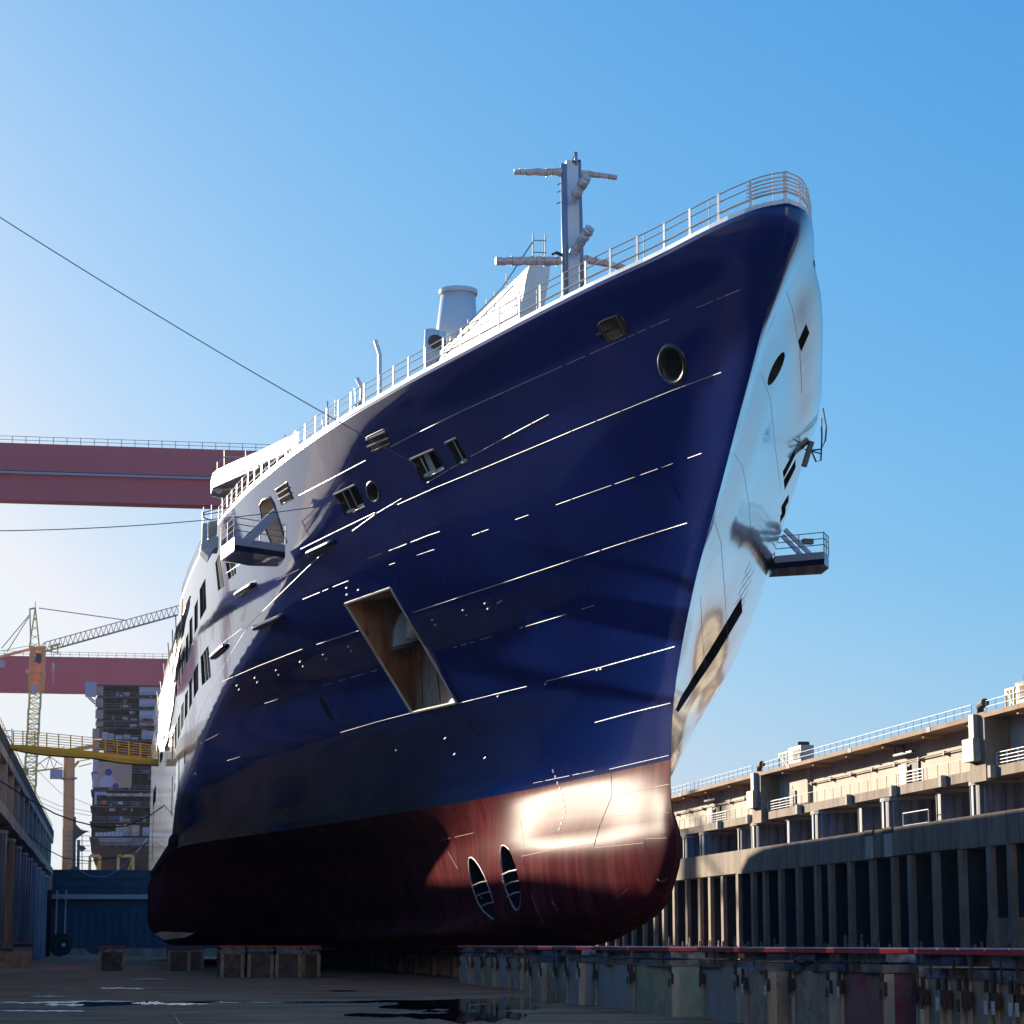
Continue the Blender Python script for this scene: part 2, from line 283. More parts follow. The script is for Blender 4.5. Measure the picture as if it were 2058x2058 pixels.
LEV = {
 1.62: [0, .1, .2, .35, .6, .9, 1.2, 1.5, 1.9, 2.3, 2.6, 2.9, 3.2, 3.5, 3.9, 4.3, 5.4, 6.8, 8.6, 10.3, 12.6, 13.2],
 2.2: [0, .2, .4, .7, 1.1, 1.5, 2.0, 2.5, 2.9, 3.2, 3.5, 3.8, 4.1, 4.4, 4.8, 5.2, 6.5, 8.1, 10, 11.7, 13.9, 14.5],
 3.0: [0, .25, .55, .95, 1.55, 2.1, 2.55, 2.75, 2.65, 2.55, 2.6, 2.75, 3.0, 3.4, 3.85, 4.4, 5.9, 7.9, 10.2, 12.2, 14.8, 15.2],
 4.0: [0, .28, .52, .84, 1.38, 2.02, 2.55, 2.72, 2.7, 2.7, 2.8, 3.0, 3.35, 3.8, 4.4, 5.0, 6.8, 9.1, 11.5, 13.4, 15.4, 15.6],
 5.25: [0, .26, .48, .78, 1.27, 1.95, 2.55, 2.80, 2.84, 2.88, 3.05, 3.3, 3.75, 4.4, 5.1, 5.9, 8.0, 10.5, 12.8, 14.4, 15.6, 15.7],
 6.5: [0, .14, .31, .58, 1.0, 1.62, 2.24, 2.65, 2.82, 2.98, 3.25, 3.75, 4.4, 5.2, 6.1, 7.2, 9.7, 12.1, 14.0, 15, 15.8, 15.9],
 7.3: [0, .06, .17, .42, .80, 1.38, 2.0, 2.55, 2.9, 3.35, 3.95, 4.8, 5.7, 6.7, 7.8, 8.9, 11.4, 13.6, 14.9, 15.5, 16, 16],
 8.22: [0, .03, .10, .30, .62, 1.15, 1.78, 2.45, 3.18, 4.0, 4.95, 6.1, 7.1, 8.2, 9.3, 10.45, 12.8, 14.7, 15.6, 16.0, 17, 18],
 10.2: [0, .04, .12, .3, .75, 1.4, 2.3, 3.25, 4.3, 5.4, 6.6, 7.8, 9.0, 10.1, 11.25, 12.3, 14.4, 16.2, 17.5, 18.5, 19.5, 20.5],
 12.11: [0, .08, .2, .45, 1.05, 1.9, 3.0, 4.15, 5.4, 6.65, 7.9, 9.15, 10.35, 11.5, 12.6, 13.6, 15.7, 17.5, 19, 20, 21.0, 22.0],
 14.31: [0, .1, .27, .6, 1.3, 2.25, 3.4, 4.6, 5.85, 7.15, 8.45, 9.75, 10.95, 12.15, 13.3, 14.4, 16.4, 18.4, 20, 21, 22.0, 23.0],
 15.94: [0, .12, .3, .62, 1.5, 2.65, 3.98, 5.3, 6.7, 8.05, 9.4, 10.7, 11.9, 13.1, 14.2, 15.3, 17.4, 19.4, 21, 22, 23.0, 24.0],
 17.89: [0, .14, .35, .68, 1.6, 2.85, 4.25, 5.65, 7.1, 8.55, 9.95, 11.3, 12.6, 13.9, 15.1, 16.3, 18.5, 20.5, 22, 23, 24.0, 25.0],
 20.0: [0, .18, .42, .75, 1.7, 2.98, 4.38, 5.83, 7.3, 8.75, 10.2, 11.6, 13.0, 14.3, 15.6, 16.9, 19, 21, 23, 24, 25.0, 26.0],
 22.07: [0, .35, .7, 1.05, 1.85, 3.1, 4.6, 6.1, 7.65, 9.1, 10.6, 12.1, 13.5, 14.9, 16.2, 17.5, 20, 22, 24, 25, 26.0, 27.0],
 23.73: [d + max(0, (s_ - 30)) * .06 for d, s_ in zip(DECK, SS)]}
LZ = sorted(LEV)
ZTOP = 23.73
LEN_END = 294.0
STz = [a for a, b in STEM]; STy = [b for a, b in STEM]
def ystem(z): return float(pchip(STz, STy, z))
_cache = {}
def hb(y, z):
    """half breadth (old units) at depth y and height z"""
    ys = ystem(z); s = max(0.0, y - ys); sq = min(s, 140.0)
    if sq not in _cache: _cache[sq] = [float(pchip(SS, LEV[k], sq)) for k in LZ]
    b = float(pchip(LZ, _cache[sq], z))
    bil = 15.6 - (max(0.0, 4.6 - z) / 3.0) ** 2.2 * 2.6 if z < 4.6 else 15.6
    sd_ = max(0, y - 67.84); bd = float(pchip(SS, DECK, min(sd_, 100)))
    mslope = float(np.interp(y, [70, 80, 90, 100, 110, 119, 132, 145, 160], [3.0, 1.3, .62, .43, .31, .235, .135, .06, .0]))
    zk = float(np.interp(y, [80, 100, 110, 118, 132, 145, 160], [20.5, 19.6, 18.6, 17.4, 15.4, 12, 9]))
    up = max(bd - mslope * (ZTOP - z), 0) + max(0, zk - 1.5 - z) * 2.5 + float(np.interp(y, [82, 92], [20, 0]))
    b = min(b, up, bil)
    if y > 272: b = b * max(.35, math.sqrt(max(0, 1 - ((y - 272) / 34.0) ** 2)))
    return max(b, 0.0)
def hull_rows():
    zs = [1.62, 1.75, 1.95, 2.2, 2.5, 2.85, 3.2, 3.6, 4.0, 4.45, 4.9, 5.3, 5.7, 6.1, 6.4, 6.7, 7.0, 7.3, 7.6, 7.9, 8.22] + list(np.linspace(8.6, 22.6, 48)) + [22.9, 23.2, 23.45, 23.6, 23.73]
    sv = [0, .06, .15, .3, .5, .75, 1.1, 1.5, 2, 2.6, 3.3, 4.2] + list(np.linspace(5.2, 62, 62)) + list(np.linspace(63.5, 100, 26)) + list(np.linspace(106, 214, 16))
    rows = []
    for z in zs:
        ys = ystem(z); yend = LEN_END; k = (yend - ys - 100) / 114.0
        r = []
        for s in sv:
            y = ys + (s if s <= 100 else 100 + (s - 100) * k)
            _cache.pop('x', None)
            r.append((hb(y, z), y, z))
        rows.append(r)
    return rows
ROWS = hull_rows(); _cache.clear()
def hull_mesh():
    nr, nc = len(ROWS), len(ROWS[0]); v = []; f = []
    sb = [[0] * nc for _ in range(nr)]; pt = [[0] * nc for _ in range(nr)]
    for i, r in enumerate(ROWS):
        for j, (b, y, z) in enumerate(r):
            sb[i][j] = len(v); v.append((XC - b * S, y * S, z * S))
            if j == 0: pt[i][j] = sb[i][j]
            else: pt[i][j] = len(v); v.append((XC + b * S, y * S, z * S))
    for i in range(nr - 1):
        for j in range(nc - 1):
            if j == 0:
                f.append((sb[i][0], sb[i+1][0], sb[i+1][1], sb[i][1])); f.append((pt[i][0], pt[i][1], pt[i+1][1], pt[i+1][0]))
            else:
                f.append((sb[i][j], sb[i+1][j], sb[i+1][j+1], sb[i][j+1])); f.append((pt[i][j], pt[i][j+1], pt[i+1][j+1], pt[i+1][j]))
        f.append((sb[i][nc-1], sb[i+1][nc-1], pt[i+1][nc-1], pt[i][nc-1]))
    for i, flip in ((0, False), (nr - 1, True)):
        for j in range(nc - 1):
            q = (sb[i][j], sb[i][j+1], pt[i][j+1], pt[i][j]) if j else (sb[i][0], sb[i][1], pt[i][1])
            f.append(tuple(reversed(q)) if flip else q)
    me = bpy.data.meshes.new('hull'); me.from_pydata(v, [], f); me.update()
    bm = bmesh.new(); bm.from_mesh(me); bmesh.ops.recalc_face_normals(bm, faces=bm.faces); bm.to_mesh(me); bm.free()
    return me
hme = hull_mesh()
_bm = bmesh.new(); _bm.from_mesh(hme); BV = BVHTree.FromBMesh(_bm); _bm.free()
def HP(u, v):
    """where the sight line of photo pixel (u, v) meets the hull: point and outward normal"""
    d = Vector(ray(u, v)).normalized(); p, n, i, dist = BV.ray_cast(Vector(C0), d)
    if p is None: return None
    if n.dot(d) > 0: n = -n
    return p, n
def HPn(pts):
    r = [HP(*q) for q in pts]; r = [q for q in r if q]
    return [q[0] for q in r], sum((q[1] for q in r), Vector()).normalized()

ship = thing('cruise_ship', 'huge navy blue cruise ship with wine-red underwater hull standing on blocks in the dry dock', 'ship', loc=(XC, 84 * S, 2.05))
# ------------------------------------------------------------------ openings cut into the hull
CUT = MB()
HM = [M['hull'], M['anchorwall'], M['dark'], M['innerbeige'], M['pocketedge'], M['steel']]
def cut(px, depth, mi, out=.7, direction=None):
    P, n = HPn(px)
    if len(P) < 4: print('CUT MISS', px); return None
    d = Vector(direction).normalized() if direction else n
    c = sum(P, Vector()) / len(P)
    CUT.cm = mi
    base = [p - d * ((p - c).dot(d)) for p in P]                    # flatten on the plane through the centre
    CUT.prism([p - d * depth for p in base], d * (depth + out))
    return base, d
def ell(cx, cy, a, b, t=0, n=18):
    t = rad(t); return [(cx + a * math.cos(k) * math.cos(t) - b * math.sin(k) * math.sin(t), cy + a * math.cos(k) * math.sin(t) + b * math.sin(k) * math.cos(t)) for k in [2 * math.pi * i / n for i in range(n)]]
def rrect(q, r=.22):
    o = []
    for i in range(4):
        p, a, b = q[i], q[i-1], q[(i+1) % 4]
        for t in (0, .3, .5, .7, 1):
            x = [p[k] + (a[k]-p[k]) * r * (1-t)**2 + (b[k]-p[k]) * r * t**2 for k in (0, 1)]; o.append(tuple(x))
    return o
# anchor pocket: the flared shell leans out over a vertical inner wall
pk = [(694, 1213.6), (785, 1181.7), (917.6, 1412), (827.8, 1432.4)]
PK, pn = HPn(pk)
hd = Vector((-.985, -.17, 0)).normalized()
off = min((p.dot(hd) for p in PK)) - .12; far_ = max((p.dot(hd) for p in PK)) + 1.0
pkl = [(pk[i][0] + (pk[(i+1) % 4][0] - pk[i][0]) * t / 8, pk[i][1] + (pk[(i+1) % 4][1] - pk[i][1]) * t / 8) for i in range(4) for t in range(8)]
PKL = [HP(*q)[0] for q in pkl]
def onback(u, v):
    d = Vector(ray(u, v)); return Vector(C0) + d * ((off - Vector(C0).dot(hd)) / d.dot(hd))
bk = [onback(*q) for q in [(826, 1196), (925, 1166), (925, 1409), (829, 1430)]]
bl_ = [bk[i].lerp(bk[(i + 1) % 4], t / 8) for i in range(4) for t in range(8)]; fl_ = [p - hd * (p.dot(hd) - far_) for p in PKL]
n_ = len(PKL); CUT.cm = 1; CUT.poly(bl_ + PKL + fl_, [tuple(range(n_)), tuple(range(3 * n_ - 1, 2 * n_ - 1, -1))] + [(k * n_ + i, (k + 1) * n_ + i, (k + 1) * n_ + (i + 1) % n_, k * n_ + (i + 1) % n_) for i in range(n_) for k in (0, 1)])
backs = [bl_[0], bl_[8], bl_[16], bl_[24]]
OPEN = []                                                          # (pixels, depth, material, frame)
moor1 = rrect([(1199, 650), (1246, 631), (1266, 666), (1222, 690)], .25)
moor2 = rrect([(736, 879), (774, 861), (785, 891), (746, 908)], .12)
fair1, fair2 = ell(1352, 732, 25, 37, -12), ell(750.5, 988, 12, 20, -14)
win1, win2, win3 = [(827, 922), (873, 902), (894, 942), (848, 965)], [(897, 889), (918, 879), (941, 925), (922, 935)], [(673, 993), (715, 973), (734, 1017), (694, 1036)]
door = [(522, 1016), (527, 1006), (543, 998), (551, 1012), (575, 1090), (548, 1100), (527, 1046)]
winB = [(555, 984), (577, 969), (589, 1002), (566, 1014)]
FR = []
for px, dp, mi in [(moor1, 1.1, 3), (moor2, 1.1, 3), (fair1, 1.6, 5), (fair2, 1.4, 5), (win1, 1.3, 2), (win2, 1.3, 2), (win3, 1.3, 2), (door, 1.8, 3), (winB, 1.2, 3)]:
    FR.append(cut(px, dp, mi))
thr = [ell(968, 1786, 15, 67, -19.5), ell(1026, 1764, 15.5, 67, -12)]
THR = [cut(px, 1.5, 2, .9) for px in thr]
slit = [(645, 1398), (664, 1430), (674, 1449), (669, 1450), (652, 1430), (640, 1402)]
cut(slit, .5, 2)
# port side
P1 = [(1604, 686), (1620, 650), (1627, 669), (1610, 708)]
P2 = ell(1560, 741, 9, 37, 25)
P3 = [[(1573, 948 - 0), (1597, 903), (1598, 915), (1575, 962)], [(1575, 965), (1599, 923), (1599, 940), (1577, 985)]]
P4 = [[(1570, 1018), (1585, 993), (1585, 1008), (1571, 1034)], [(1568, 1037), (1580, 1018), (1578, 1034), (1568, 1052)]]
for q in [P1, P2] + P3 + P4: cut(q, .9, 2, .5)
PL = [(1358, 1426), (1368, 1402), (1490, 1200), (1492, 1230), (1440, 1318), (1363, 1432)]
PLf = [(PL[i][0] + (PL[(i+1) % 6][0] - PL[i][0]) * t / 8, PL[i][1] + (PL[(i+1) % 6][1] - PL[i][1]) * t / 8) for i in range(6) for t in range(8)]
_h = [HP(*q) for q in PLf]; _h = [q for q in _h if q]; _n = sum((q[1] for q in _h), Vector()).normalized(); m_n = len(_h); CUT.cm = 5
CUT.poly([p - _n * .6 for p, q in _h] + [p + _n * .4 for p, q in _h], [tuple(range(m_n)), tuple(range(2 * m_n - 1, m_n - 1, -1))] + [(i, m_n + i, m_n + (i + 1) % m_n, (i + 1) % m_n) for i in range(m_n)])
# long rows of windows on the starboard side
WK = .2329
def c2(l): return [(280 + x * WK, 1050 + y * WK) for x, y in l]
WINS = [[(655,350),(690,270),(735,550),(680,590)], [(745,345),(825,352),(838,440),(770,495)], [(520,580),(570,480),(580,740),(525,845)], [(475,730),(505,655),(505,900),(475,970)],
 [(433,850),(458,805),(460,1030),(430,1110)], [(402,1000),(425,945),(425,1180),(400,1225)], [(372,1110),(393,1065),(390,1270),(370,1325)], [(344,1210),(362,1175),(359,1380),(342,1415)],
 [(320,1320),(334,1280),(331,1480),(317,1510)], [(297,1395),(312,1365),(309,1530),(292,1580)],
 [(528,1160),(595,1062),(622,1330),(540,1410)], [(468,1300),(508,1205),(510,1440),(470,1520)], [(430,1380),(455,1335),(455,1560),(430,1620)], [(394,1490),(420,1440),(416,1650),(390,1710)],
 [(362,1590),(385,1545),(382,1745),(361,1800)], [(334,1690),(355,1640),(355,1830),(331,1880)], [(307,1770),(327,1722),(323,1925),(304,1960)], [(283,1850),(300,1810),(296,2010),(279,2040)]]
WPAN = []
for q in WINS: WPAN.append(cut(c2(q), .45, 2, .5))
for q in [[(334,1470),(341,1458),(340,1492),(333,1506)], [(322,1500),(328,1490),(327,1525),(321,1536)], [(308,1590),(314,1576),(313,1610),(307,1622)]]: WPAN.append(cut(q, .4, 2, .4))

hull = link('hull', hme, None, ship)
for m_ in HM: hme.materials.append(m_)
hme.polygons.foreach_set('use_smooth', [True] * len(hme.polygons))
cutme = CUT.mesh('cut'); 
for m_ in HM: cutme.materials.append(m_)
_b = bmesh.new(); _b.from_mesh(cutme); bmesh.ops.recalc_face_normals(_b, faces=_b.faces); _b.to_mesh(cutme); _b.free()
cutter = bpy.data.objects.new('cutter', cutme); COL.objects.link(cutter)
md = hull.modifiers.new('openings', 'BOOLEAN'); md.operation = 'DIFFERENCE'; md.solver = 'EXACT'; md.object = cutter; md.material_mode = 'INDEX'; md.use_self = True
dg = bpy.context.evaluated_depsgraph_get(); dg.update()
nm = bpy.data.meshes.new_from_object(hull.evaluated_get(dg)); hull.modifiers.clear(); hull.data = nm
bpy.data.objects.remove(cutter); bpy.data.meshes.remove(cutme)
mi_ = np.zeros(len(nm.polygons), int); nm.polygons.foreach_get('material_index', mi_)
nm.polygons.foreach_set('use_smooth', [bool(k == 0) for k in mi_])
if len(nm.materials) < len(HM):
    nm.materials.clear(); [nm.materials.append(m_) for m_ in HM]

# keep the fair shading of the uncut shell
_vn = [v.normal.copy() for v in hme.vertices]; _pl = [tuple(p.vertices) for p in hme.polygons]; _co = [v.co.copy() for v in hme.vertices]
def fair_normal(p):
    q, n, i, d_ = BV.find_nearest(p)
    if i is None or d_ > .03: return None
    vs = _pl[i]; w = [1 / ((_co[k] - p).length + 1e-4) ** 2 for k in vs]; r = sum((_vn[k] * wk for k, wk in zip(vs, w)), Vector()); return r.normalized()
_fn = {}; cn = []
for p_ in nm.polygons:
    for vi in p_.vertices:
        if mi_[p_.index] == 0:
            if vi not in _fn: _fn[vi] = fair_normal(nm.vertices[vi].co)
            n_ = _fn[vi]; cn.append(n_ if n_ is not None else p_.normal.copy())
        else: cn.append(p_.normal.copy())
nm.normals_split_custom_set([tuple(c) for c in cn])
# frames and fittings of the openings
def ring(P, d, r, m, name, off=.02, n=6):
    P = [p + d * off for p in P]; mb = MB(); mb.tube(P + [P[0], P[1]], r, n, cap=False); return mb.build(name, m, ship, smooth=True)
for (P, d), m_, r in zip(FR, ['navyflat', 'navyflat', 'steel', 'steel', 'navyflat', 'navyflat', 'navyflat', 'navyflat', 'navyflat'], [.05, .05, .16, .12, .05, .05, .05, .06, .05]):
    f_ = ring(P, d, r, M[m_], 'window_frame' if r < .1 else 'fairlead_rim', off=.0 if r < .1 else -.05)
def hbar(px, r, m, name, off=.08, parent=None):
    P = [HP(*q) for q in px]; mb = MB(); mb.tube([p + n * off for p, n in P], r, 6); return mb.build(name, m, parent or ship)
def lerp(a, b, t): return (a[0] + (b[0]-a[0]) * t, a[1] + (b[1]-a[1]) * t)
hbar([(1203, 672), (1262, 647)], .07, M['steel'], 'roller_bar'); hbar([(1207, 650), (1226, 688)], .09, M['steel'], 'roller_post'); hbar([(1240, 633), (1258, 670)], .09, M['steel'], 'roller_post')
for a, b in [((738, 883), (776, 866)), ((741, 897), (782, 879))]: hbar([a, b], .06, M['bead'], 'roller_bar')
for q in (win1, win3):
    for t in (.34, .66): hbar([lerp(q[0], q[1], t), lerp(q[3], q[2], t)], .035, M['bead'], 'window_bar', off=.0)
    hbar([q[0], q[1]], .06, M['bead'], 'window_lintel'); 
hbar([(850, 915), (868, 958)], .14, M['platgrey'], 'window_post', off=-.2)
hbar([lerp(win2[0], win2[1], .6), lerp(win2[3], win2[2], .6)], .035, M['bead'], 'window_bar', off=0); hbar([win2[0], win2[1]], .06, M['bead'], 'window_lintel')
for a, b in [((851, 958), (868, 949)), ((876, 948), (892, 940)), ((924, 931), (940, 924)), ((696, 1031), (708, 1026)), ((717, 1021), (732, 1014))]: hbar([a, b], .10, M['white'], 'window_sill', off=-.12)
for t in (.33, .66): hbar([lerp(winB[0], winB[3], t), lerp(winB[1], winB[2], t)], .05, M['bead'], 'window_bar')
for (P, d), q in zip(THR, thr):
    f_ = ring(P, d, .05, M['beadred'], 'tunnel_rim', off=-.03)
    cx, cy = sum(p[0] for p in q) / len(q), sum(p[1] for p in q) / len(q)
    ax = (q[4][0] - cx, q[4][1] - cy) if True else 0
    mj = max(q, key=lambda p: p[1]); 
    for t in (-.18, .16, .5):
        c = (cx + (mj[0]-cx) * t, cy + (mj[1]-cy) * t); w = 15.5 * math.sqrt(1 - t * t)
        hbar([(c[0] - w + 1, c[1] + 6), (c[0], c[1] - 1), (c[0] + w, c[1] - 4)], .045, M['beadred'], 'grating_bar', off=0)
# pale bare edge round the anchor pocket, and the hawse box inside it
for i in range(4):
    a, b = pk[i], pk[(i + 1) % 4]; hbar([lerp(a, b, t) for t in (0, .25, .5, .75, 1)], .085, M['pocketedge'], 'pocket_edge', off=.0)
def hy(u, v, dy=0): return AY(u, v, 136.7 + dy)
mb = MB(); mb.prism([hy(*q) for q in [(790, 1300), (845, 1286), (845, 1240), (806, 1232), (793, 1262)]], (0, 1.2, 0)); mb.build('hawse_box', M['platgrey'], ship, fix=True)
mb = MB(); mb.prism([hy(u, v, -.25) for u, v in [(788, 1300), (852, 1284), (852, 1291), (788, 1308)]], (0, 1.3, 0)); mb.build('hawse_box_sill', M['steel'], ship, fix=True)
mb = MB(); mb.tube([hy(826, 1284, -.2), hy(826, 1246, -.2)], .30, 14); mb.build('hawse_pipe_mouth', M['white'], ship, smooth=True)
for (u0, v0), (u1, v1) in [((846, 1330), (851, 1418)), ((880, 1352), (886, 1412))]:
    mb = MB(); mb.bar(onback(u0, v0) + hd * .03, onback(u1, v1) + hd * .03, .05); mb.build('pocket_rib', M['rust'], ship)
# window panes, each one set back in its opening
for i, (P, d) in enumerate([w for w in WPAN if w]):
    mb = MB(); mb.prism([p - d * .40 for p in P], d * .06); w_ = mb.build('window', M['glass'], ship, fix=True)
    if i < 18 and len(P) == 4:
        for t in (.33, .66):
            mb = MB(); mb.bar(P[0].lerp(P[1], t) - d * .1, P[3].lerp(P[2], t) - d * .1, .07, .12); mb.build('glazing_bar', M['scaf'], w_)

# ------------------------------------------------------------------ weld seams and marks on the plating
def seam(px, m='bead', r=.028, dash=None, name='weld_seam'):
    mb = MB(); L = []
    for i in range(len(px) - 1):
        a, b = px[i], px[i+1]; n = max(1, int(math.hypot(b[0]-a[0], b[1]-a[1]) / 9))
        L += [lerp(a, b, k / n) for k in range(n)]
    L.append(px[-1]); i = 0; st = 0; seg = []
    while i < len(L) - 1:
        run = random.randint(2, 6) if dash else 14
        pts = []
        for q in L[i:i + run + 1]:
            h = HP(*q)
            if h: pts.append(h[0] + h[1] * (r * .25))
        pts = [p for k, p in enumerate(pts) if k == 0 or (p - pts[k-1]).length < 2.5]
        if len(pts) > 1 and not (dash and random.random() < dash * .35): 
            if dash and random.random() < .7:
                p2 = []; a_, b_ = pts[0], pts[-1]; g_ = random.uniform(.04, .3) * dash
                pts = [a_.lerp(b_, g_)] + pts[1:-1] + [a_.lerp(b_, 1 - g_)]
            mb.tube(pts, r * random.uniform(.40, .68), 5)
        i += run
    if mb.v: return tag(mb.build(name, M[m], ship), kind='stuff' if dash else None)
seam([(1488,582),(1320,652)], dash=.6, r=.022); seam([(1320,652),(1132,735)], dash=.8, r=.022); seam([(1132,735),(1059,767),(922,829)], dash=.3, r=.026); seam([(922,829),(831,874),(785,898)], r=.030); seam([(735,925),(650,970),(602,995)], r=.034)
seam([(1450,748),(1350,785),(1157,863),(976,939),(875,980),(799,1014)], dash=.15, r=.026); seam([(754,1030),(690,1061),(605,1103)], r=.036)
seam([(1103,833),(1020,877),(947,917)], dash=.2); seam([(942,921),(900,945),(842,980),(790,1012),(756,1032),(720,1058),(682,1087)], dash=.5, r=.028); seam([(650,1112),(642,1118),(618,1140),(570,1187),(501,1255),(465,1312),(429,1376),(400,1437),(389,1490)], r=.020)
seam([(1410,911),(1300,950),(1150,1003),(948,1076)], dash=.5, r=.020)
seam([(884,1068),(860,1076),(800,1100),(735,1124)], dash=1.0, r=.036); seam([(873,1104),(820,1122),(766,1141),(690,1171),(600,1208),(541,1233)], dash=1.0, r=.028)
seam([(1381,1051),(1300,1076),(1225,1100),(1039,1162),(830,1231)], dash=.2, r=.026); seam([(722,1267),(600,1307),(520,1338),(446,1370)], dash=.1, r=.028)
seam([(1250,1198.5),(1130,1237),(1002,1275),(906,1303)], dash=1.2, r=.022); seam([(766,1344),(660,1375),(619,1386)], dash=1.3, r=.02); seam([(563,1403.5),(483,1430)], dash=1.3, r=.02)
seam([(1358,1299),(1290,1318),(1196,1344),(1060,1379),(919,1414)], dash=.12, r=.036); seam([(826,1433),(760,1450),(685,1472)], dash=.7, r=.026)
seam([(1348,1413),(1270,1432),(1196,1452)], dash=.1, r=.036); seam([(1202,1479),(1122,1496)], dash=1.2, r=.025)
seam([(1345,1518),(1285,1532),(1225,1546)], dash=.1, r=.028); seam([(1222,1543),(1150,1558),(1072,1574)], dash=.3, r=.024)
seam([(438,1476),(396,1497)], r=.016); seam([(482,1521),(420,1540),(386,1558)], dash=.4, r=.016)
seam([(545,1094),(500,1121),(455,1152)], r=.018); seam([(498,1255),(450,1290),(425,1312)], r=.018); seam([(556,1166),(602,1144)], r=.03)
for l in [[(1345,1576),(1290,1587),(1234,1600)], [(1345,1633),(1200,1641),(1110,1645),(1050,1654)], [(1340,1684),(1298,1686)], [(1294,1694),(1196,1704)], [(1192,1695),(1120,1706),(1048,1721)]]: seam(l, 'beadred', .022)
seam([(1020,1660),(960,1672),(880,1690)], 'beadred', .014, dash=.5)
for l in [[(1046,1650),(1051,1680),(1052,1740)], [(1296,1689),(1297,1709)], [(1068,1798),(1080,1832),(1092,1854)], [(900,1712),(920,1746)], [(1008,1768),(1017,1782)], [(960,1794),(969,1807)], [(1109,1810),(1121,1830)], [(1228,1553),(1230,1600),(1205,1660),(1194,1700)]]:
    seam(l, 'mark' if l[0][0] != 1228 else 'beadred', .020, name='chalk_mark')
seam([(1010,1853),(1090,1860),(1160,1858),(1210,1830),(1265,1785)], 'rust', .02, dash=.3, name='plate_joint')
# plate joints up the flare (fine dark grooves seen as thin lines)
for l in [[(1262,551),(1300,640)], [(1310,900),(1370,1010)], [(920,1412),(960,1480)], [(600,1160),(640,1240)]]: seam(l, 'navyflat', .016, name='plate_joint')
for l in [[(1580,585),(1592,620),(1607,700),(1612,790)], [(1530,752),(1548,800),(1558,900),(1570,985)], [(1475,910),(1493,940),(1505,1010),(1512,1100)], [(1437,1050),(1449,1090),(1458,1210),(1463,1290)], [(1408,1200),(1412,1290),(1421,1365)]]: seam(l, 'platgrey', .014, name='plate_joint')
for k in range(14):
    y0 = 1130 + k * 7; x0 = 1508 - k * 2 + (k % 3) * 6; seam([(x0, y0), (x0 - 12, y0 + 22)], 'steel', .015, name='vent_slot')
# fender tubes
for a, b in [((620, 1112), (674, 1087)), ((511, 1263), (571, 1237)), ((476, 1196), (511, 1174)), ((427, 1322), (456, 1297))]:
    P = [HP(*lerp(a, b, t)) for t in (0, .06, .2, .4, .6, .8, .94, 1)]; mb = MB()
    mb.tube([p + n * .10 for p, n in P], [.10, .19, .21, .21, .21, .21, .19, .10], 10); mb.build('fender_tube', M['navyflat'], ship, smooth=True)
# pad eyes
K3 = 800 / 1932
PE = [(600 + x * K3, 1100 + y * K3) for x, y in [(650,350),(665,375),(800,302),(817,327),(907,270),(921,295),(970,268),(983,260),(243,480),(257,502),(121,518),(136,540),(9,555),(24,576),(235,195),(292,205),(237,228),(712,927),(475,983),(757,1004),(905,1022),(1200,662),(970,722),(1452,594),(1470,590)]] + \
     [(280 + x * WK, 1050 + y * WK) for x, y in [(1183,1272),(1206,1311),(998,1340),(1020,1377),(843,1406),(862,1441),(1390,1200),(1416,1238)]]
for q in PE:
    h = HP(*q)
    if h:
        t_ = h[1].cross(Vector((0, 0, 1))).normalized(); mb = MB(); mb.bar(h[0] + h[1] * .04 - t_ * .06, h[0] + h[1] * .04 + t_ * .06, .05, .07); mb.build('pad_eye', M['bead'], ship)
# draught marks and the bulb symbol
def text_on(u, v, s, size, m, name='draught_number', spin=0.0):
    h = HP(u, v)
    if not h: return
    cu = bpy.data.curves.new('t', 'FONT'); cu.body = s; cu.size = size; cu.align_x = 'CENTER'; cu.align_y = 'CENTER'; cu.extrude = .004
    to = bpy.data.objects.new('t', cu); COL.objects.link(to); dgx = bpy.context.evaluated_depsgraph_get()
    me = bpy.data.meshes.new_from_object(to.evaluated_get(dgx)); bpy.data.objects.remove(to)
    z = h[1]; x = Vector((0, 0, 1)).cross(z).normalized(); y = z.cross(x)
    R_ = Matrix((x, y, z)).transposed().to_4x4() @ Matrix.Rotation(spin, 4, 'Z'); me.transform(Matrix.Translation(h[0] + z * .02) @ R_)
    link(name, me, m, ship)
for k, (u, v, s) in enumerate([(1112,1550,'92'),(1116.5,1562,'90'),(1121,1574,'88'),(1125.5,1585,'86'),(1129,1597,'84'),(1131.5,1608.5,'82'),(1133.5,1620,'80'),(1134,1632,'78'),(1132,1644,'76'),(1128,1656,'74'),(1124,1667,'72')]):
    text_on(u, v, s, .24, M['mark'])
for a in range(12):
    t = math.pi * (1 + .16 + a * .062); seam([(1330 + 9 * math.cos(t), 1765 - 7 * math.sin(t) - 2), (1330 + 11 * math.cos(t), 1765 - 9 * math.sin(t) - 2)], 'mark', .012, name='bulb_symbol')
# dark rubbing strip low on the starboard side
mb = MB()
P = [HP(u, v) for u, v in [(350, 1684), (348, 1697), (335, 1718), (322, 1737), (308, 1757)]]
mb.tube([p + n * .1 for p, n in P if p], .38, 6); mb.build('rubbing_strip', M['rubber'], ship)
for l in [[(360,1520),(359,1600)], [(347,1560),(345,1640)], [(372,1510),(371,1535)], [(352,1575),(351,1590)], [(309,1610),(306,1730)]]: seam(l, 'cable', .06, name='side_slot')
# stabiliser fin
mb = MB(); q = [(311, 1877), (326, 1872), (392, 1875), (372, 1884), (330, 1889)]
pts = [AX(u, v, 4.9 + i * .0) for i, (u, v) in enumerate(q)]
yb = 330; pts = [AY(u, v, 215) for u, v in q]; mb.prism(pts, (0, 6, 0)); mb.build('stabiliser_fin', M['duct'], ship, fix=True)
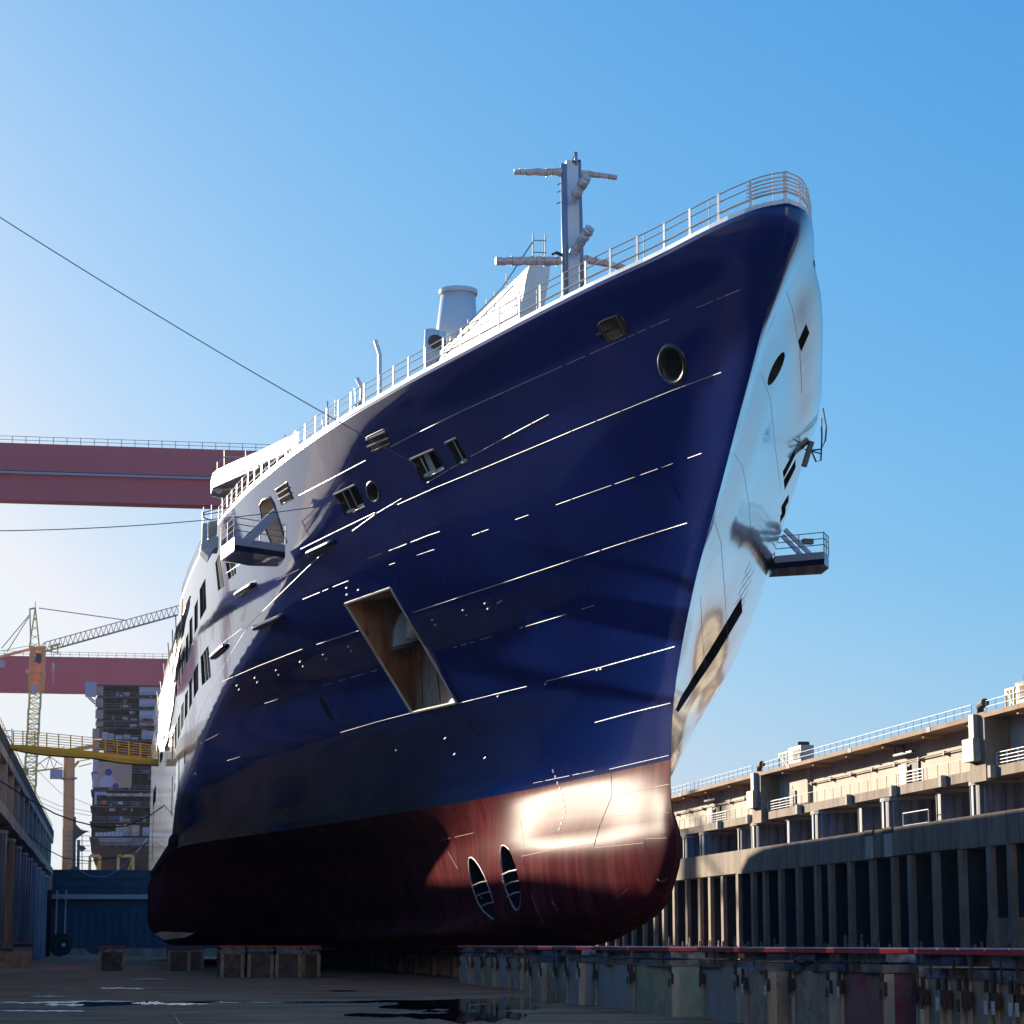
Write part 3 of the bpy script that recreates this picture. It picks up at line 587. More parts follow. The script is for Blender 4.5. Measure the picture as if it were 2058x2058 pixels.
# hoses hanging from the port side
yh = HP(1600, 930)[0].y - .2
for l, r in [([(1621,912),(1632,905),(1650,903),(1659,885),(1661,860),(1654,820)], .05), ([(1628,900),(1640,928),(1650,925),(1652,880),(1651,840)], .05), ([(1618,903),(1650,912)], .04)]:
    mb = MB(); mb.tube([AY(u, v, yh) for u, v in l], r, 5); mb.build('hanging_hose', M['green'], ship)
mb = MB(); mb.bar(AY(1616, 937, yh), AY(1631, 888, yh), .30, .25); mb.build('hose_bracket', M['steel'], ship)
mb = MB(); mb.bar(AY(1603, 708, 108), AY(1623, 648, 108), .16, .2); mb.bar(AY(1601, 688, 108), AY(1612, 690, 108), .1); mb.bar(AY(1615, 673, 108), AY(1626, 671, 108), .1); mb.build('roller_post', M['steel'], ship)

# ------------------------------------------------------------------ gunwale and railing along the deck edge
def edge(y, side=-1, dz=0, inset=0):
    return Vector((XC + side * (max(hb(y, ZTOP) - inset / S, 0)) * S, y * S, ZTOP * S + dz))
ys0 = 67.84
yl = [ys0 + .02, ys0 + .12, ys0 + .35, ys0 + .7, ys0 + 1.2, ys0 + 2, ys0 + 3] + [ys0 + 4 + k * 1.5 for k in range(60)]
gl = [edge(y, 1, .13, .12) for y in reversed(yl[:10])] + [edge(y, -1, .13, .12) for y in yl]
mb = MB()
for i in range(len(gl) - 1): mb.bar(gl[i] - Vector((0, 0, .05)), gl[i+1] - Vector((0, 0, .05)), .22, .17)
mb.build('gunwale', M['white'], ship)
rl = thing('r', None, None); rl.name = 'railing'; rl['_o'] = ship['_o']; rl.parent = ship; del rl['_o']; rl.location = (0, 0, 0)
rl['_o'] = ship['_o']; rl.matrix_parent_inverse = Matrix.Identity(4)
def rail_line(h, r, m, sub=None):
    mb = MB(); pts = [p + Vector((0, 0, h)) for p in gl]; mb.tube(pts[0:], r, 6, cap=False); return mb
for h, r, m_ in [(1.12, .028, 'railbrass'), (.80, .026, 'railbrass'), (.36, .045, 'railbrass')]:
    rail_line(h, r, m_).build('rail', M[m_], rl)
mb = MB(); tip = [edge(y, 1, .13, .12) for y in reversed(yl[:9])] + [edge(y, -1, .13, .12) for y in yl[:5]]
for h in (.95, .66, .5): mb.tube([p + Vector((0, 0, h)) for p in tip], .04, 6)
mb.build('bow_rail', M['white'], rl)
pm = MB(); pm.box((-.075, -.03, 0), (.075, .03, 1.12)); pm.box((-.12, -.05, 0), (.12, .05, .08)); pme = pm.mesh('railing_post'); pme.materials.append(M['white'])
seq = [edge(y, -1, .13, .12) for y in [ys0 + .05]] ; y = ys0 + .05; acc = []
fy = np.linspace(ys0 + .05, ys0 + 62, 1200); fp = [edge(v, -1, .16, .12) for v in fy]; dist = 0; nxt = 0
for i in range(1, len(fp)):
    dist += (fp[i] - fp[i-1]).length
    if dist >= nxt:
        d = (fp[i] - fp[i-1]).normalized(); o = link('railing_post', pme, None, rl); o.matrix_parent_inverse = Matrix.Identity(4)
        o.location = fp[i] - Vector(ship['_o']); o.rotation_euler = (0, 0, math.atan2(d.y, d.x)); nxt += 2.12 if nxt else 1.6
for y in (ys0 + .5, ys0 + 1.6, ys0 + 3.2, ys0 + 5.2):
    p = edge(y, 1, .16, .12); o = link('railing_post', pme, None, rl); o.matrix_parent_inverse = Matrix.Identity(4); o.location = p - Vector(ship['_o']); o.rotation_euler = (0, 0, .9)
# temporary scaffold poles tied to the railing
for u, v0, v1 in [(1542,412,350), (1414,470,415), (1283,535,475), (1154,592,535), (1068,640,590), (955,695,642), (895,725,670), (705,830,780), (664,852,818)]:
    mb = MB(); p = AZ(u, v0, ZTOP * S + .2); p = p + Vector((.25, 0, 0)); mb.tube([p, p + Vector((0, 0, 1.35))], .028, 5); mb.build('scaffold_pole', M['scaf'], rl)

# ------------------------------------------------------------------ things on the deck
def onc(u, v): return AX(u, v, XC)
def rod(a, b, r, m, name, par, n=8, smooth=True):
    mb = MB(); mb.tube([a, b], r, n); return mb.build(name, M[m], par, smooth=smooth)
my = onc(1148, 560).y
def ay(u, v, dy=0): return AY(u, v, my + dy)
pxm = FPX / (my * 1.02)                                            # photo pixels per metre at the mast
mb = MB(); mb.prism([ay(1138, 322), ay(1162, 322), ay(1168, 640), ay(1142, 640)], (0, .9, 0)); mb.build('mast_column', M['mastgrey'], ship, fix=True)
rod(ay(1133, 330), ay(1137, 640), 6.8 / pxm, 'mastblue', 'mast_pipe', ship, 14); rod(ay(1163, 322, .9), ay(1172, 640, .9), 5 / pxm, 'mastblue', 'mast_pipe', ship, 12)
rod(ay(1157, 306), ay(1158, 332), 3.6 / pxm, 'mastblue', 'mast_top_pole', ship); mb = MB(); mb.prism([ay(1150, 322), ay(1153, 312), ay(1155, 330)], (0, .1, 0)); mb.bar(ay(1150, 326), ay(1167, 324), .08); mb.build('mast_light_bracket', M['steel'], ship)
def wrapped(a, b, r0, r1, name='wrapped_radar_arm', par=None):
    n = 16; a, b = Vector(a), Vector(b); pts = [a.lerp(b, k / n) for k in range(n + 1)]; rs = [(r0 + (r1 - r0) * k / n) * (1 + random.uniform(-.12, .10)) for k in range(n + 1)]; pts = [p + Vector((0, 0, random.uniform(-.12, .12) * r0)) for p in pts]
    mb = MB(); mb.tube(pts, rs, 9); f_ = mb.build(name, M['wrap'], ship)
    for k in random.sample(range(1, 15), 4):
        mb = MB(); mb.tube([pts[k] - (b - a).normalized() * .03, pts[k] + (b - a).normalized() * .03], rs[k] * 1.03 + .01, 9); mb.build('lashing', M['scaf'], f_)
wrapped(ay(1128, 346), ay(1033, 346), 9 / pxm, 5.5 / pxm); wrapped(ay(1168, 348), ay(1240, 357), 7.5 / pxm, 5 / pxm)
wrapped(ay(1126, 524), ay(996, 525), 10 / pxm, 8 / pxm); wrapped(ay(1174, 520), ay(1262, 540), 9 / pxm, 6 / pxm)
M['wrapw'] = mat('white_plastic_wrap', (.78, .76, .74), .35, col2=(.50, .46, .44), vscale=3, bump=.1, bscale=4)
M_, M['wrap'] = M['wrap'], M['wrapw']
wrapped(ay(1151, 402, -.6), ay(1180, 356, -1.8), 11 / pxm, 10 / pxm, 'wrapped_radar_scanner'); wrapped(ay(1152, 508, -.6), ay(1186, 459, -1.8), 11 / pxm, 10.5 / pxm, 'wrapped_radar_scanner')
M['wrap'] = M_
for v_, l in ((368, 7), (383, 7), (406, 9)): mb = MB(); mb.bar(ay(1127, v_), ay(1127 - l, v_ + 4), .05); mb.build('mast_rung', M['steel'], ship)
mb = MB(); mb.tube([ay(1108, 512), ay(1118, 508), ay(1128, 514), ay(1142, 506)], .07, 6); mb.tube([ay(1116, 507), ay(1137, 516)], .1, 6); mb.build('mast_clamp', M['steel'], ship)
# sheeted deckhouse behind the railing
mb = MB(); A = [AY(u, v, 152) for u, v in [(1065, 532), (1106, 534), (1101, 575), (1090, 640), (1050, 700), (1030, 700)]]
B = [AY(u, v, 176) for u, v in [(885, 706), (905, 700), (940, 760), (880, 780)]]
mb.cm = 0; mb.poly(A, [(0, 1, 2, 3, 4, 5)])
rows = []
for i in range(19):
    t = i / 18; top = A[0].lerp(B[0], t); bot = A[5].lerp(B[3], t)
    rows.append([top.lerp(bot, k / 8) + Vector((random.uniform(-.07, .05) if 0 < k else 0, 0, 0)) for k in range(9)])
mb.grid(rows); mb.poly([A[0], A[1], B[1], B[0]], [(0, 1, 2, 3)]); mb.build('sheeted_deckhouse', M['sheet'], ship)
for l in [[(866,742),(905,690),(960,630),(1010,578),(1070,487)], [(880,735),(915,690),(966,640),(1012,595),(1050,553)]]:
    mb = MB(); mb.tube([AY(u, v, 156) for u, v in l], .05, 5); mb.build('stair_handrail', M['scaf'], ship)
for u, v in [(905,690),(941,652),(978,610),(994,596),(1018,560)]: mb = MB(); mb.tube([AY(u, v + 22, 156), AY(u, v - 10, 156)], .045, 5); mb.build('stair_post', M['scaf'], ship)
mb = MB()
for u in (1071, 1096): mb.tube([AY(u, 545, 156), AY(u, 470, 156)], .05, 5)
for v in (483, 507): mb.tube([AY(1071, v, 156), AY(1098, v + 1, 156)], .04, 5)
mb.tube([AY(1088, 530, 156), AY(1093, 482, 156)], .04, 5); mb.build('scaffold_tower', M['scaf'], ship)
# funnel and vents
def cone(a, b, r0, r1, m, name, n=28, rim=None):
    mb = MB(); a, b = Vector(a), Vector(b); pts = [a, a.lerp(b, .5), b]; rs = [r0, (r0 + r1) / 2, r1]
    mb.tube(pts, rs, n); o = mb.build(name, M[m], ship, smooth=True)
    for p in o.data.polygons:
        if len(p.vertices) > 4: p.use_smooth = False
    return o
F0, F1 = AY(915, 740, 190), AY(921, 592, 190)
cone(F0, F1, 1.95, 1.42, 'white', 'funnel'); cone(F1 - Vector((0, 0, .05)), F1 + Vector((0, 0, .35)), 1.58, 1.58, 'white', 'funnel_rim')
cone(AY(866, 750, 186), AY(868, 664, 186), .62, .60, 'white', 'vent_trunk', 20); cone(AY(884, 690, 187), AY(874, 686, 185), .55, .55, 'steel', 'vent_flange', 16)
cone(AY(886, 715, 188), AY(886, 668, 188), .42, .42, 'white', 'vent_trunk', 16)
for a, b, c in [((763, 800), (763, 712), (754, 684)), ((727, 830), (728, 782), (717, 760))]:
    mb = MB(); P = [AY(*q, 150) for q in (a, b, c)]; mb.bar(P[0], P[1], .32, .25); mb.bar(P[1], P[2], .34, .22); mb.build('davit_post', M['white'], ship)
# low white deckhouse wall and clutter seen between the rails
mb = MB(); P = [edge(y, -1, 0, 1.6) for y in [96, 101, 106, 111, 116, 121, 126]]
for i in range(len(P) - 1): mb.bar(P[i] + Vector((0, 0, .5)), P[i+1] + Vector((0, 0, .5)), .1, .85)
mb.build('deck_wall', M['offwhite'], ship)
mb = MB(); P = [edge(y, -1, 0, 3.0) for y in [88, 93, 98, 103, 108, 113]]
for i in range(len(P) - 1): mb.bar(P[i] + Vector((0, 0, .45)), P[i+1] + Vector((0, 0, .45)), .1, .7)
mb.build('deck_wall', M['white'], ship)
for k in range(26):
    y = 100 + k * .95; p = edge(y, -1, .2, random.uniform(.5, 2.2)); mb = MB()
    mb.tube([p, p + Vector((random.uniform(-.3, .3), random.uniform(-1.2, 1.2), random.uniform(.9, 1.8)))], .04, 5); mb.build('scaffold_pole', M['scaf' if k % 2 else 'railbrass'], ship)
# bridge wing
wq = [(423.5, 995), (427, 982), (434, 975), (461, 962), (484, 952), (505, 943.5), (526, 935), (600, 900), (600, 1010), (470, 1012)]
ZW = 35.4; wp = [AZ(u, v, ZW) for u, v in wq]
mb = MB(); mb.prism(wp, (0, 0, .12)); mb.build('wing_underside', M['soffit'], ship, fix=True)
mb = MB(); mb.prism([p + Vector((0, 0, .12)) for p in wp], (0, 0, 1.0)); wing = mb.build('bridge_wing', M['white'], ship, fix=True)
for a, b in [((430, 985), (490, 978)), ((436, 999), (470, 1000)), ((424, 995), (470, 1010)), ((430, 978), (520, 938))]: mb = MB(); mb.bar(AZ(*a, ZW - .06), AZ(*b, ZW - .06), .12, .14); mb.build('wing_beam', M['offwhite'], ship)
mb = MB(); mb.tube([AZ(440, 984, ZW - .12), AZ(440, 984, ZW)], .3, 10); mb.build('wing_lamp', M['white'], ship)
Yw = wp[1].y + .5
for a, b in [((451,964),(451,905)), ((437,960),(437,928)), ((494,945),(494,906)), ((437,931),(451,918)), ((440,955),(451,938)), ((451,917),(524,922)), ((451,938),(500,940)), ((447,1025),(447,1000)), ((437,943),(451,945))]:
    mb = MB(); mb.tube([AY(*a, Yw), AY(*b, Yw)], .035, 5); mb.build('scaffold_pole', M['scaf'], ship)
# mooring platforms folded out of the shell
def platform(q, zb, label_y, rails, out):
    P = [AZ(u, v, zb) for u, v in q]
    mb = MB(); mb.prism(P, (0, 0, .34)); o = mb.build('mooring_platform', M['navyflat'], ship, fix=True)
    mb = MB(); mb.prism([p + Vector((0, 0, .34)) for p in P], (0, 0, .42)); mb.build('platform_side', M['platgrey'], o, fix=True)
    top = [p + Vector((0, 0, .76)) for p in P]
    mb = MB()
    for i, j in rails:
        for h in (1.15, .78, .42): mb.tube([top[i] + Vector((0, 0, h)), top[j] + Vector((0, 0, h))], .03, 5)
        for t in (0, .5, 1): p = top[i].lerp(top[j], t); mb.tube([p, p + Vector((0, 0, 1.18))], .035, 5)
    mb.build('platform_railing', M['galrail'], o)
    return P, top, o
P, top, o = platform([(443.8, 1126), (470, 1106), (573, 1121), (561, 1139), (500, 1137)], 24.2, 0, [(0, 1), (1, 2)], -1)
for a, b in [((478, 1096), (553, 1026)), ((490, 1098), (556, 1036))]: mb = MB(); mb.bar(AY(*a, 137), AY(*b, 137.6), .22, .26); mb.build('platform_strut', M['platgrey'], o)
P, top, o = platform([(1545, 1160), (1557, 1143), (1657, 1134), (1666, 1142), (1651, 1154)], 24.2, 0, [(1, 2), (2, 3)], 1)
for a, b in [((1577, 1064), (1641, 1126)), ((1572, 1076), (1618, 1124))]: mb = MB(); mb.bar(AY(*a, 141), AY(*b, 141), .2, .24); mb.build('platform_strut', M['platgrey'], o)
mb = MB(); mb.box(AY(1615, 1082, 141.5), AY(1631, 1095, 142)); mb.build('platform_control_box', M['steel'], o)
# side balcony aft of the platform
mb = MB(); yb = 158
def bl(l, dy=0): return [AY(380 + x * .1449, 900 + y * .1449, yb + dy) for x, y in l]
mb.prism(bl([(160,1400), (345,1385), (270,1512)]), (0, 2.5, 0)); mb.build('side_balcony_base', M['mastgrey'], ship, fix=True)
mb = MB(); mb.prism(bl([(165,1340), (325,1220), (410,1230), (410,1385), (345,1385), (160,1400)]), (0, 2.5, 0)); sb_ = mb.build('side_balcony', M['offwhite'], ship, fix=True)
mb = MB(); mb.prism(bl([(185,1050), (255,1040), (255,1265), (185,1320)]), (0, .3, 0)); mb.build('balcony_screen', M['platgrey'], ship, fix=True)
mb = MB(); mb.prism(bl([(265,1030), (400,1000), (385,1210), (265,1260)]), (0, .2, 0)); mb.build('balcony_doorway', M['innerbeige'], ship, fix=True)
for l in [[(205,1040),(205,820)], [(315,1040),(315,790)], [(200,900),(470,820)], [(190,960),(310,1010)], [(470,960),(470,735)], [(180,1330),(190,880)], [(200,930),(490,880)]]:
    mb = MB(); mb.tube(bl(l), .04, 5); mb.build('scaffold_pole', M['scaf'], ship)
# sheeted, scaffolded stretch of the side further aft
LE = [(383,1197),(357,1260),(340,1313),(324,1388),(312,1423),(311,1457),(315,1490),(322,1512)]; RE = [(384,1199),(372,1262),(364,1310),(354,1370),(348,1420),(343,1450),(338,1480),(334,1508)]
rows = []
for (u0, v0), (u1, v1) in zip(LE, RE):
    for sub in (0,):
        row = []
        for k in range(7):
            t = k / 6; x = 4.25 + .55 * t + random.uniform(-.07, .07); row.append(AX(u0 + (u1 - u0) * t, v0 + (v1 - v0) * t, x))
        rows.append(row)
R2 = []
for i in range(len(rows) - 1):
    for s_ in range(4):
        R2.append([rows[i][k].lerp(rows[i+1][k], s_ / 4) + Vector((random.uniform(-.08, .05), 0, 0)) for k in range(7)])
R2.append(rows[-1]); mb = MB(); mb.grid(R2); o = mb.build('scaffold_sheeting', M['sheet'], ship)
for k in range(12):
    r_ = R2[2 * k + 2]; mb = MB(); mb.tube([r_[0] + Vector((-.1, 0, .9)), r_[1] + Vector((-.1, 0, -1.2))], .045, 5); mb.build('scaffold_pole', M['scaf' if k % 3 else 'gangyel'], o)

# ================================================================== SETTING: floor, puddles, quays
def struct(name, mb, m, **k): o = mb.build(name, m, **k); o['kind'] = 'structure'; return o
XR, XL, YG = 75.0, -10.7, 450.0
struct('dock_floor', MB().box((XL, -60, -.6), (XR + 3, YG + 2, 0)), M['floor'])
struct('ground', MB().box((-500, -250, -1.2), (700, 1150, -.9)), M['quay'])
struct('quay_left', MB().box((-260, -69, -.8), (XL - 6, 900, 21.2)), M['quay'])
struct('quay_right', MB().box((XR + 9, -68, -.8), (400, 900, 13.2)), M['quay'])
struct('quay_end', MB().box((XL - 5.9, YG + 8, -.8), (XR + 8.9, 900, 12.0)), M['quay'])
hw = thing('added_bounce_wall', 'unseen concrete wall added behind the viewer to bounce sunlight into the dry dock', 'wall', loc=(30, -70, 0))  # out of view, added to bounce warm sunlight onto floor and blocks
for i in range(18): MB().box((-60 + i * 10, -74, 0), (-50.03 + i * 10, -70 + random.uniform(-.05, .05), 20.5)).build('wall_panel', M['concwall'], hw)
wh = thing('added_bounce_shed', 'unseen tall pale shed added behind the viewer to bounce sunlight into the dock', 'light bouncer', loc=(30, -110, 0))  # unseen, added tall and pale for more warm bounce light
for i in range(24): MB().box((-110 + i * 12, -130, -.8), (-98.1 + i * 12, -100 + random.uniform(-.08, .08), 58)).build('bounce_panel', M['clad'], wh)
MB().box((-111, -131, 58), (179, -99, 59.5)).build('roof', M['scaf'], wh)
def F(u, v, z=0.0): return AZ(u, v, z)
def sheet_poly(name, px, z, m, kind='structure'):
    mb = MB(); P = [F(u, v, z) for u, v in px]; mb.poly(P, [tuple(range(len(P)))]); o = mb.build(name, m, fix=True); o['kind'] = kind; return o
def blob(u0, u1, v0, v1, n=60, jag=.5, seed=1):
    r = random.Random(seed); top, bot = [], []
    kn = [[r.uniform(1 - jag, 1) for _ in range(12)] for _ in range(2)]
    for i in range(n + 1):
        t = i / n; w = math.sin(math.pi * t) ** .4; u = u0 + (u1 - u0) * t; c = (v0 + v1) / 2; h = (v1 - v0) / 2 * w
        q = [float(np.interp(t * 11, range(12), k_)) * r.uniform(.82, 1.08) for k_ in kn]
        top.append((u, c - h * q[0] - .05)); bot.append((u, c + h * q[1] + .05))
    return top + bot[::-1]
k = 0
for a in [(0, 330, 2010, 2019, 60, .7), (100, 330, 2012, 2024, 60, .8), (330, 760, 2011, 2017, 80, .7), (700, 1130, 2006, 2020, 90, .6), (760, 1100, 2014, 2034, 60, .7), (690, 1010, 2032, 2048, 70, .8), (820, 1060, 2022, 2058, 50, .6), (1000, 1240, 2000, 2012, 50, .7), (1380, 1560, 1992, 2004, 50, .7), (0, 170, 2028, 2034, 40, .7), (660, 720, 1990, 1993, 20, .5)]:
    k += 1; sheet_poly('puddle', blob(*a, seed=k), .004 + .0004 * k, M['water'])
for a in [(0, 160, 2011, 2018), (90, 170, 2015, 2023), (130, 270, 2010.5, 2014), (265, 330, 2012, 2020), (320, 420, 2014, 2021), (0, 90, 2029, 2033), (60, 170, 2029, 2034), (200, 290, 1984, 1988), (60, 130, 2001, 2003), (420, 600, 2013, 2016), (740, 800, 2014, 2017), (600, 690, 2018, 2021), (800, 900, 2034, 2037)]:
    k += 1; sheet_poly('silt_film', blob(*a, n=40, jag=.9, seed=k), .010 + .0003 * k, M['silt'], 'stuff')
# joints and cracks of the slab: shallow dark grooves
def crack(px, w, seed=0):
    r = random.Random(seed); L = []
    for (a, b) in zip(px[:-1], px[1:]):
        n = 9; L += [(a[0] + (b[0]-a[0]) * i / n + r.uniform(-1, 1) * w, a[1] + (b[1]-a[1]) * i / n) for i in range(n)]
    L.append(px[-1]); P = [F(u, v, .0035) for u, v in L]; mb = MB(); rows = [[p - Vector((w * .012 * r.uniform(.4, 1.4), 0, 0)), p + Vector((w * .012 * r.uniform(.4, 1.4), 0, 0))] for p in P]; mb.grid(rows)
    o = mb.build('slab_crack', M['dark']); o['kind'] = 'structure'
crack([(265, 1972), (290, 2012)], 1.4, 1); crack([(330, 2022), (348, 2038), (364, 2060)], 2.6, 2); crack([(115, 1973), (82, 2006)], 1.6, 3); crack([(455, 1955), (560, 1992)], 1.2, 4); crack([(130, 1950), (116, 1972)], 1.2, 5)
for v, u0, u1 in [(1971.5, 0, 330), (1990.5, 560, 1100), (1951, 560, 780)]:
    y = F(600, v, 0).y; a, b = F(u0, v, 0), F(u1, v, 0); o = MB().box((a.x, y - .07, .001), (b.x, y + .07, .0030)).build('slab_joint', M['dark']); o['kind'] = 'structure'
mb = MB(); mb.prism([F(262, 1971.5, .004), F(288, 1964, .004), F(315, 1964.5, .004), F(338, 1971.5, .004)], (0, 0, .02)); tag(mb.build('sump_cover', M['dark'], fix=True), 'low dark steel sump plate lying on the dock floor near the left', 'cover')
# raised rail sleepers running across the floor at the far left
for v, u0, u1 in [(1938.5, 28, 200), (1953, 0, 176), (1923, 125, 200), (1938.5, 252, 336), (1926, 252, 336)]:
    y = F(200, v, 0).y; a, b = F(u0, v, 0).x, F(u1, v, 0).x
    t = thing('floor_sleeper_row', 'pale sleeper row on the floor, %s' % {1938.5: 'second nearest, left of the small block' if u0 < 100 else 'right of the small block, nearer', 1953: 'nearest, at the left edge', 1923: 'farthest, left of the small block', 1926: 'right of the small block, farther'}[v], 'sleeper', 'sleeper rows on the dock floor', (a, y, 0))
    n = max(2, int((b - a) / 2.0)); w = (b - a) / n
    for i in range(n):
        MB().box((a + i * w + .04, y - .3, 0), (a + (i + 1) * w - .04, y + .3, .22)).build('sleeper', M['pilecap'], t)

# ================================================================== RIGHT DOCK WALL WITH GALLERY
def yR(u, X=XR): return AX(u, 1600, X).y
Y0, Y1 = 120.0, YG + 8
rw = thing('dock_wall', 'long stained concrete dock wall with tall pillars and open upper gallery, right of the ship', 'wall', loc=(XR, 300, 0))
ZB, ZLg, ZG0, ZG1, ZT = 10.60, 13.38, 16.52, 17.42, 22.12
PU = [1350.2,1375.7,1400.8,1421.6,1447,1477.3,1507,1530.7,1562,1597,1634,1661.7,1701,1745,1788.5,1821.8,1870.8,1923.8,1980.7,2021.9]
py = [yR(u) for u in PU]; per = (py[0] - py[16]) / 4.0
offs = [py[0] - py[i] for i in range(4)]
ys_all = sorted(set([round(p, 3) for p in py] + [round(py[i % 4] + per * (1 + i // 4), 3) for i in range(40) if py[i % 4] + per * (1 + i // 4) < Y1 - 3] + [round(py[16 + i] - per * (k + 1), 3) for k in range(3) for i in range(4) if py[16 + i] - per * (k + 1) > Y0]))
# apron beam in cast lengths, slightly uneven
cuts = [Y0] + [y for i, y in enumerate(ys_all) if i % 4 == 1] + [Y1]
for a, b in zip(cuts[:-1], cuts[1:]):
    dx = random.uniform(-.03, .03); MB().box((XR + dx, a + .02, ZB + random.uniform(-.05, .05)), (XR + 7, b - .02, ZLg)).build('apron_beam', M['conc'], rw)
pmesh = {}
for i, y in enumerate(ys_all):
    flare = i < 4 + 2 and y < yR(1960)
    MB().box((XR + .56, y - .52, 0), (XR + 3.1, y + .52, ZB - .07)).build('pillar_web', M['concdark'], rw); mb = MB(); mb.box((XR + .06, y - .58, 0), (XR + .55, y + .58, ZB - .06))  # web behind the pillar face is painted dark as its unlit side
    if y < yR(1960):
        zt = 2.6; mb.poly([(XR + .03, y - 1.75, 0), (XR + .03, y + 1.75, 0), (XR + .03, y + .58, zt + 1.8), (XR + .03, y - .58, zt + 1.8), (XR + 1.5, y - 1.75, 0), (XR + 1.5, y + 1.75, 0), (XR + 1.5, y + .58, zt + 1.8), (XR + 1.5, y - .58, zt + 1.8)],
                          [(0,1,2,3), (7,6,5,4), (0,4,5,1), (1,5,6,2), (2,6,7,3), (3,7,4,0)])
    mb.build('pillar', M['concpil'], rw, fix=True)
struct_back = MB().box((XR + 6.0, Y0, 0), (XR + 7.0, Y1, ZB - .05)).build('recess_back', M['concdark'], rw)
for (ua, ub) in [(1871, 1924), (1924, 1981)]:
    y = (yR(ua) + yR(ub)) / 2; mb = MB(); mb.tube([(XR + 4.6, y + .5, 0), (XR + 4.6, y + .5, ZB - .08)], 2.0, 20); mb.build('round_recess_column', M['concpil'], rw, smooth=True)
for i in range(len(ys_all) - 1):
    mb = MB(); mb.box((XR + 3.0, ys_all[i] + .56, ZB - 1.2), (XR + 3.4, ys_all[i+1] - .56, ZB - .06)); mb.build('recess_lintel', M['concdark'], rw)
# gallery
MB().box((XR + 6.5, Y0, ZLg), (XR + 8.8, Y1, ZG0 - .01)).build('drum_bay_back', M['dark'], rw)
cuts = [Y0] + [yR(u) for u in (1965, 1521)] + [Y1]; cuts = sorted(cuts)
seg = np.arange(Y0, Y1, 12.3)
for a in seg:
    MB().box((XR + .5, a + .02, ZG0 + random.uniform(-.03, .03)), (XR + 8.8, a + 12.27, ZG1)).build('gallery_floor', M['conc'], rw)
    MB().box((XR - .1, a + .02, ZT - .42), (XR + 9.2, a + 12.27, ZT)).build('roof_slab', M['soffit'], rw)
    MB().box((XR + 2.5, a + .03, ZG1), (XR + 3.1 + random.uniform(-.03, .03), a + 12.26, ZT - .43)).build('wall_panel', M['concwall'], rw)
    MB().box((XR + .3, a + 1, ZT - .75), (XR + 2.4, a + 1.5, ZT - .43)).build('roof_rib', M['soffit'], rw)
# pilasters with ducts at the two expansion joints
for u in (1521, 1968):
    y = yR(u); w = 2.0
    MB().box((XR - .05, y - w, ZG0 - .3), (XR + 4, y + w, ZT + .1)).build('pilaster', M['concpil'], rw)
    MB().box((XR - .75, y - .9, ZG1 + .6), (XR - .06, y + 1.9, ZT - 2.1)).build('duct', M['duct'], rw)
    MB().box((XR - .55, y - .6, ZT - 2.09), (XR - .06, y + .6, ZT)).build('duct', M['duct'], rw)
    mb = MB(); mb.tube([(XR + .4, y, ZT), (XR + .4, y, ZT + .8), (XR + .4, y - 1.2, ZT + 1.0)], .38, 10); tag(mb.build('vent_cowl', M['rust']), 'brown cowl vent on the gallery roof %s' % ('near the ship' if u == 1521 else 'near the right edge'), 'vent', 'cowl vents on the gallery roof')
    MB().box((XR + 2.1, y - 2 - 12.2, ZG1), (XR + 2.48, y - 2 - .4, ZT - .44)).build('wall_panel', M['concwall'], rw)
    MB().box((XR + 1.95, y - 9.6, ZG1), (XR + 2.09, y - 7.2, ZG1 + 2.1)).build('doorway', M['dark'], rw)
# pipe, doors and small fittings on the gallery wall
mb = MB(); mb.tube([(XR + 2.2, Y0, 19.95), (XR + 2.2, Y1, 19.95)], .07, 6); mb.build('wall_pipe', M['pipe'], rw)
y = Y0 + 3
while y < Y1: MB().box((XR + 2.1, y - .14, 19.72), (XR + 2.48, y + .14, 20.12)).build('pipe_bracket', M['pipe'], rw); y += 7.4
for u, w in ((1838, 3.2), (1441, 3.4)):
    y = yR(u, XR + 2.4)
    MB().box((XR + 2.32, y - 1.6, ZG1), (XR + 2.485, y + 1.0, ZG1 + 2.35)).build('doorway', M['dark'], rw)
    d_ = MB().box((XR + 2.0, y + 1.0, ZG1), (XR + 2.08, y + 3.6, ZG1 + 2.3)).build('door', M['pile'], rw); d_.data.transform(Matrix.Identity(4))
    mb = MB(); mb.box((XR + 1.6, y - 1.8, 20.6), (XR + 2.0, y + 3.9, 20.8)); mb.bar((XR + 1.8, y + 3.8, 20.7), (XR + 1.8, y + 3.8, 21.6), .16); mb.bar((XR + 1.8, y + 1, 20.7), (XR + 1.8, y + 1, 21.6), .12); mb.build('hoist_beam', M['steel'], rw)
# railings: one part per post
def wall_rail(x, ya, yb, z, h, step, m, rails=(1.0, .5), r=.028, par=rw, plab='handrail'):
    n = max(1, int((yb - ya) / step)); mb = MB()
    for f_ in rails: mb.tube([(x, ya, z + h * f_), (x, yb, z + h * f_)], r, 5)
    o = mb.build(plab, m, par)
    pm_ = MB(); pm_.tube([(0, 0, 0), (0, 0, h)], r * 1.2, 5); me = pm_.mesh('handrail_post'); me.materials.append(m)
    for i in range(n + 1):
        p = link('handrail_post', me, None, o); p.location = (x - par['_o'][0], ya + (yb - ya) * i / n - par['_o'][1], z - par['_o'][2]); p.matrix_parent_inverse = Matrix.Identity(4); 
    return o
def fix_children(o):   # posts sit in their rail's own space
    for c in o.children: c.location = Vector(c.location) + Vector(o.parent['_o']) if o.parent else c.location
def WR(*a, **k):
    o = wall_rail(*a, **k)
    for c in o.children: c.location = Vector(c.location) + Vector(k.get('par', rw)['_o'])
    return o
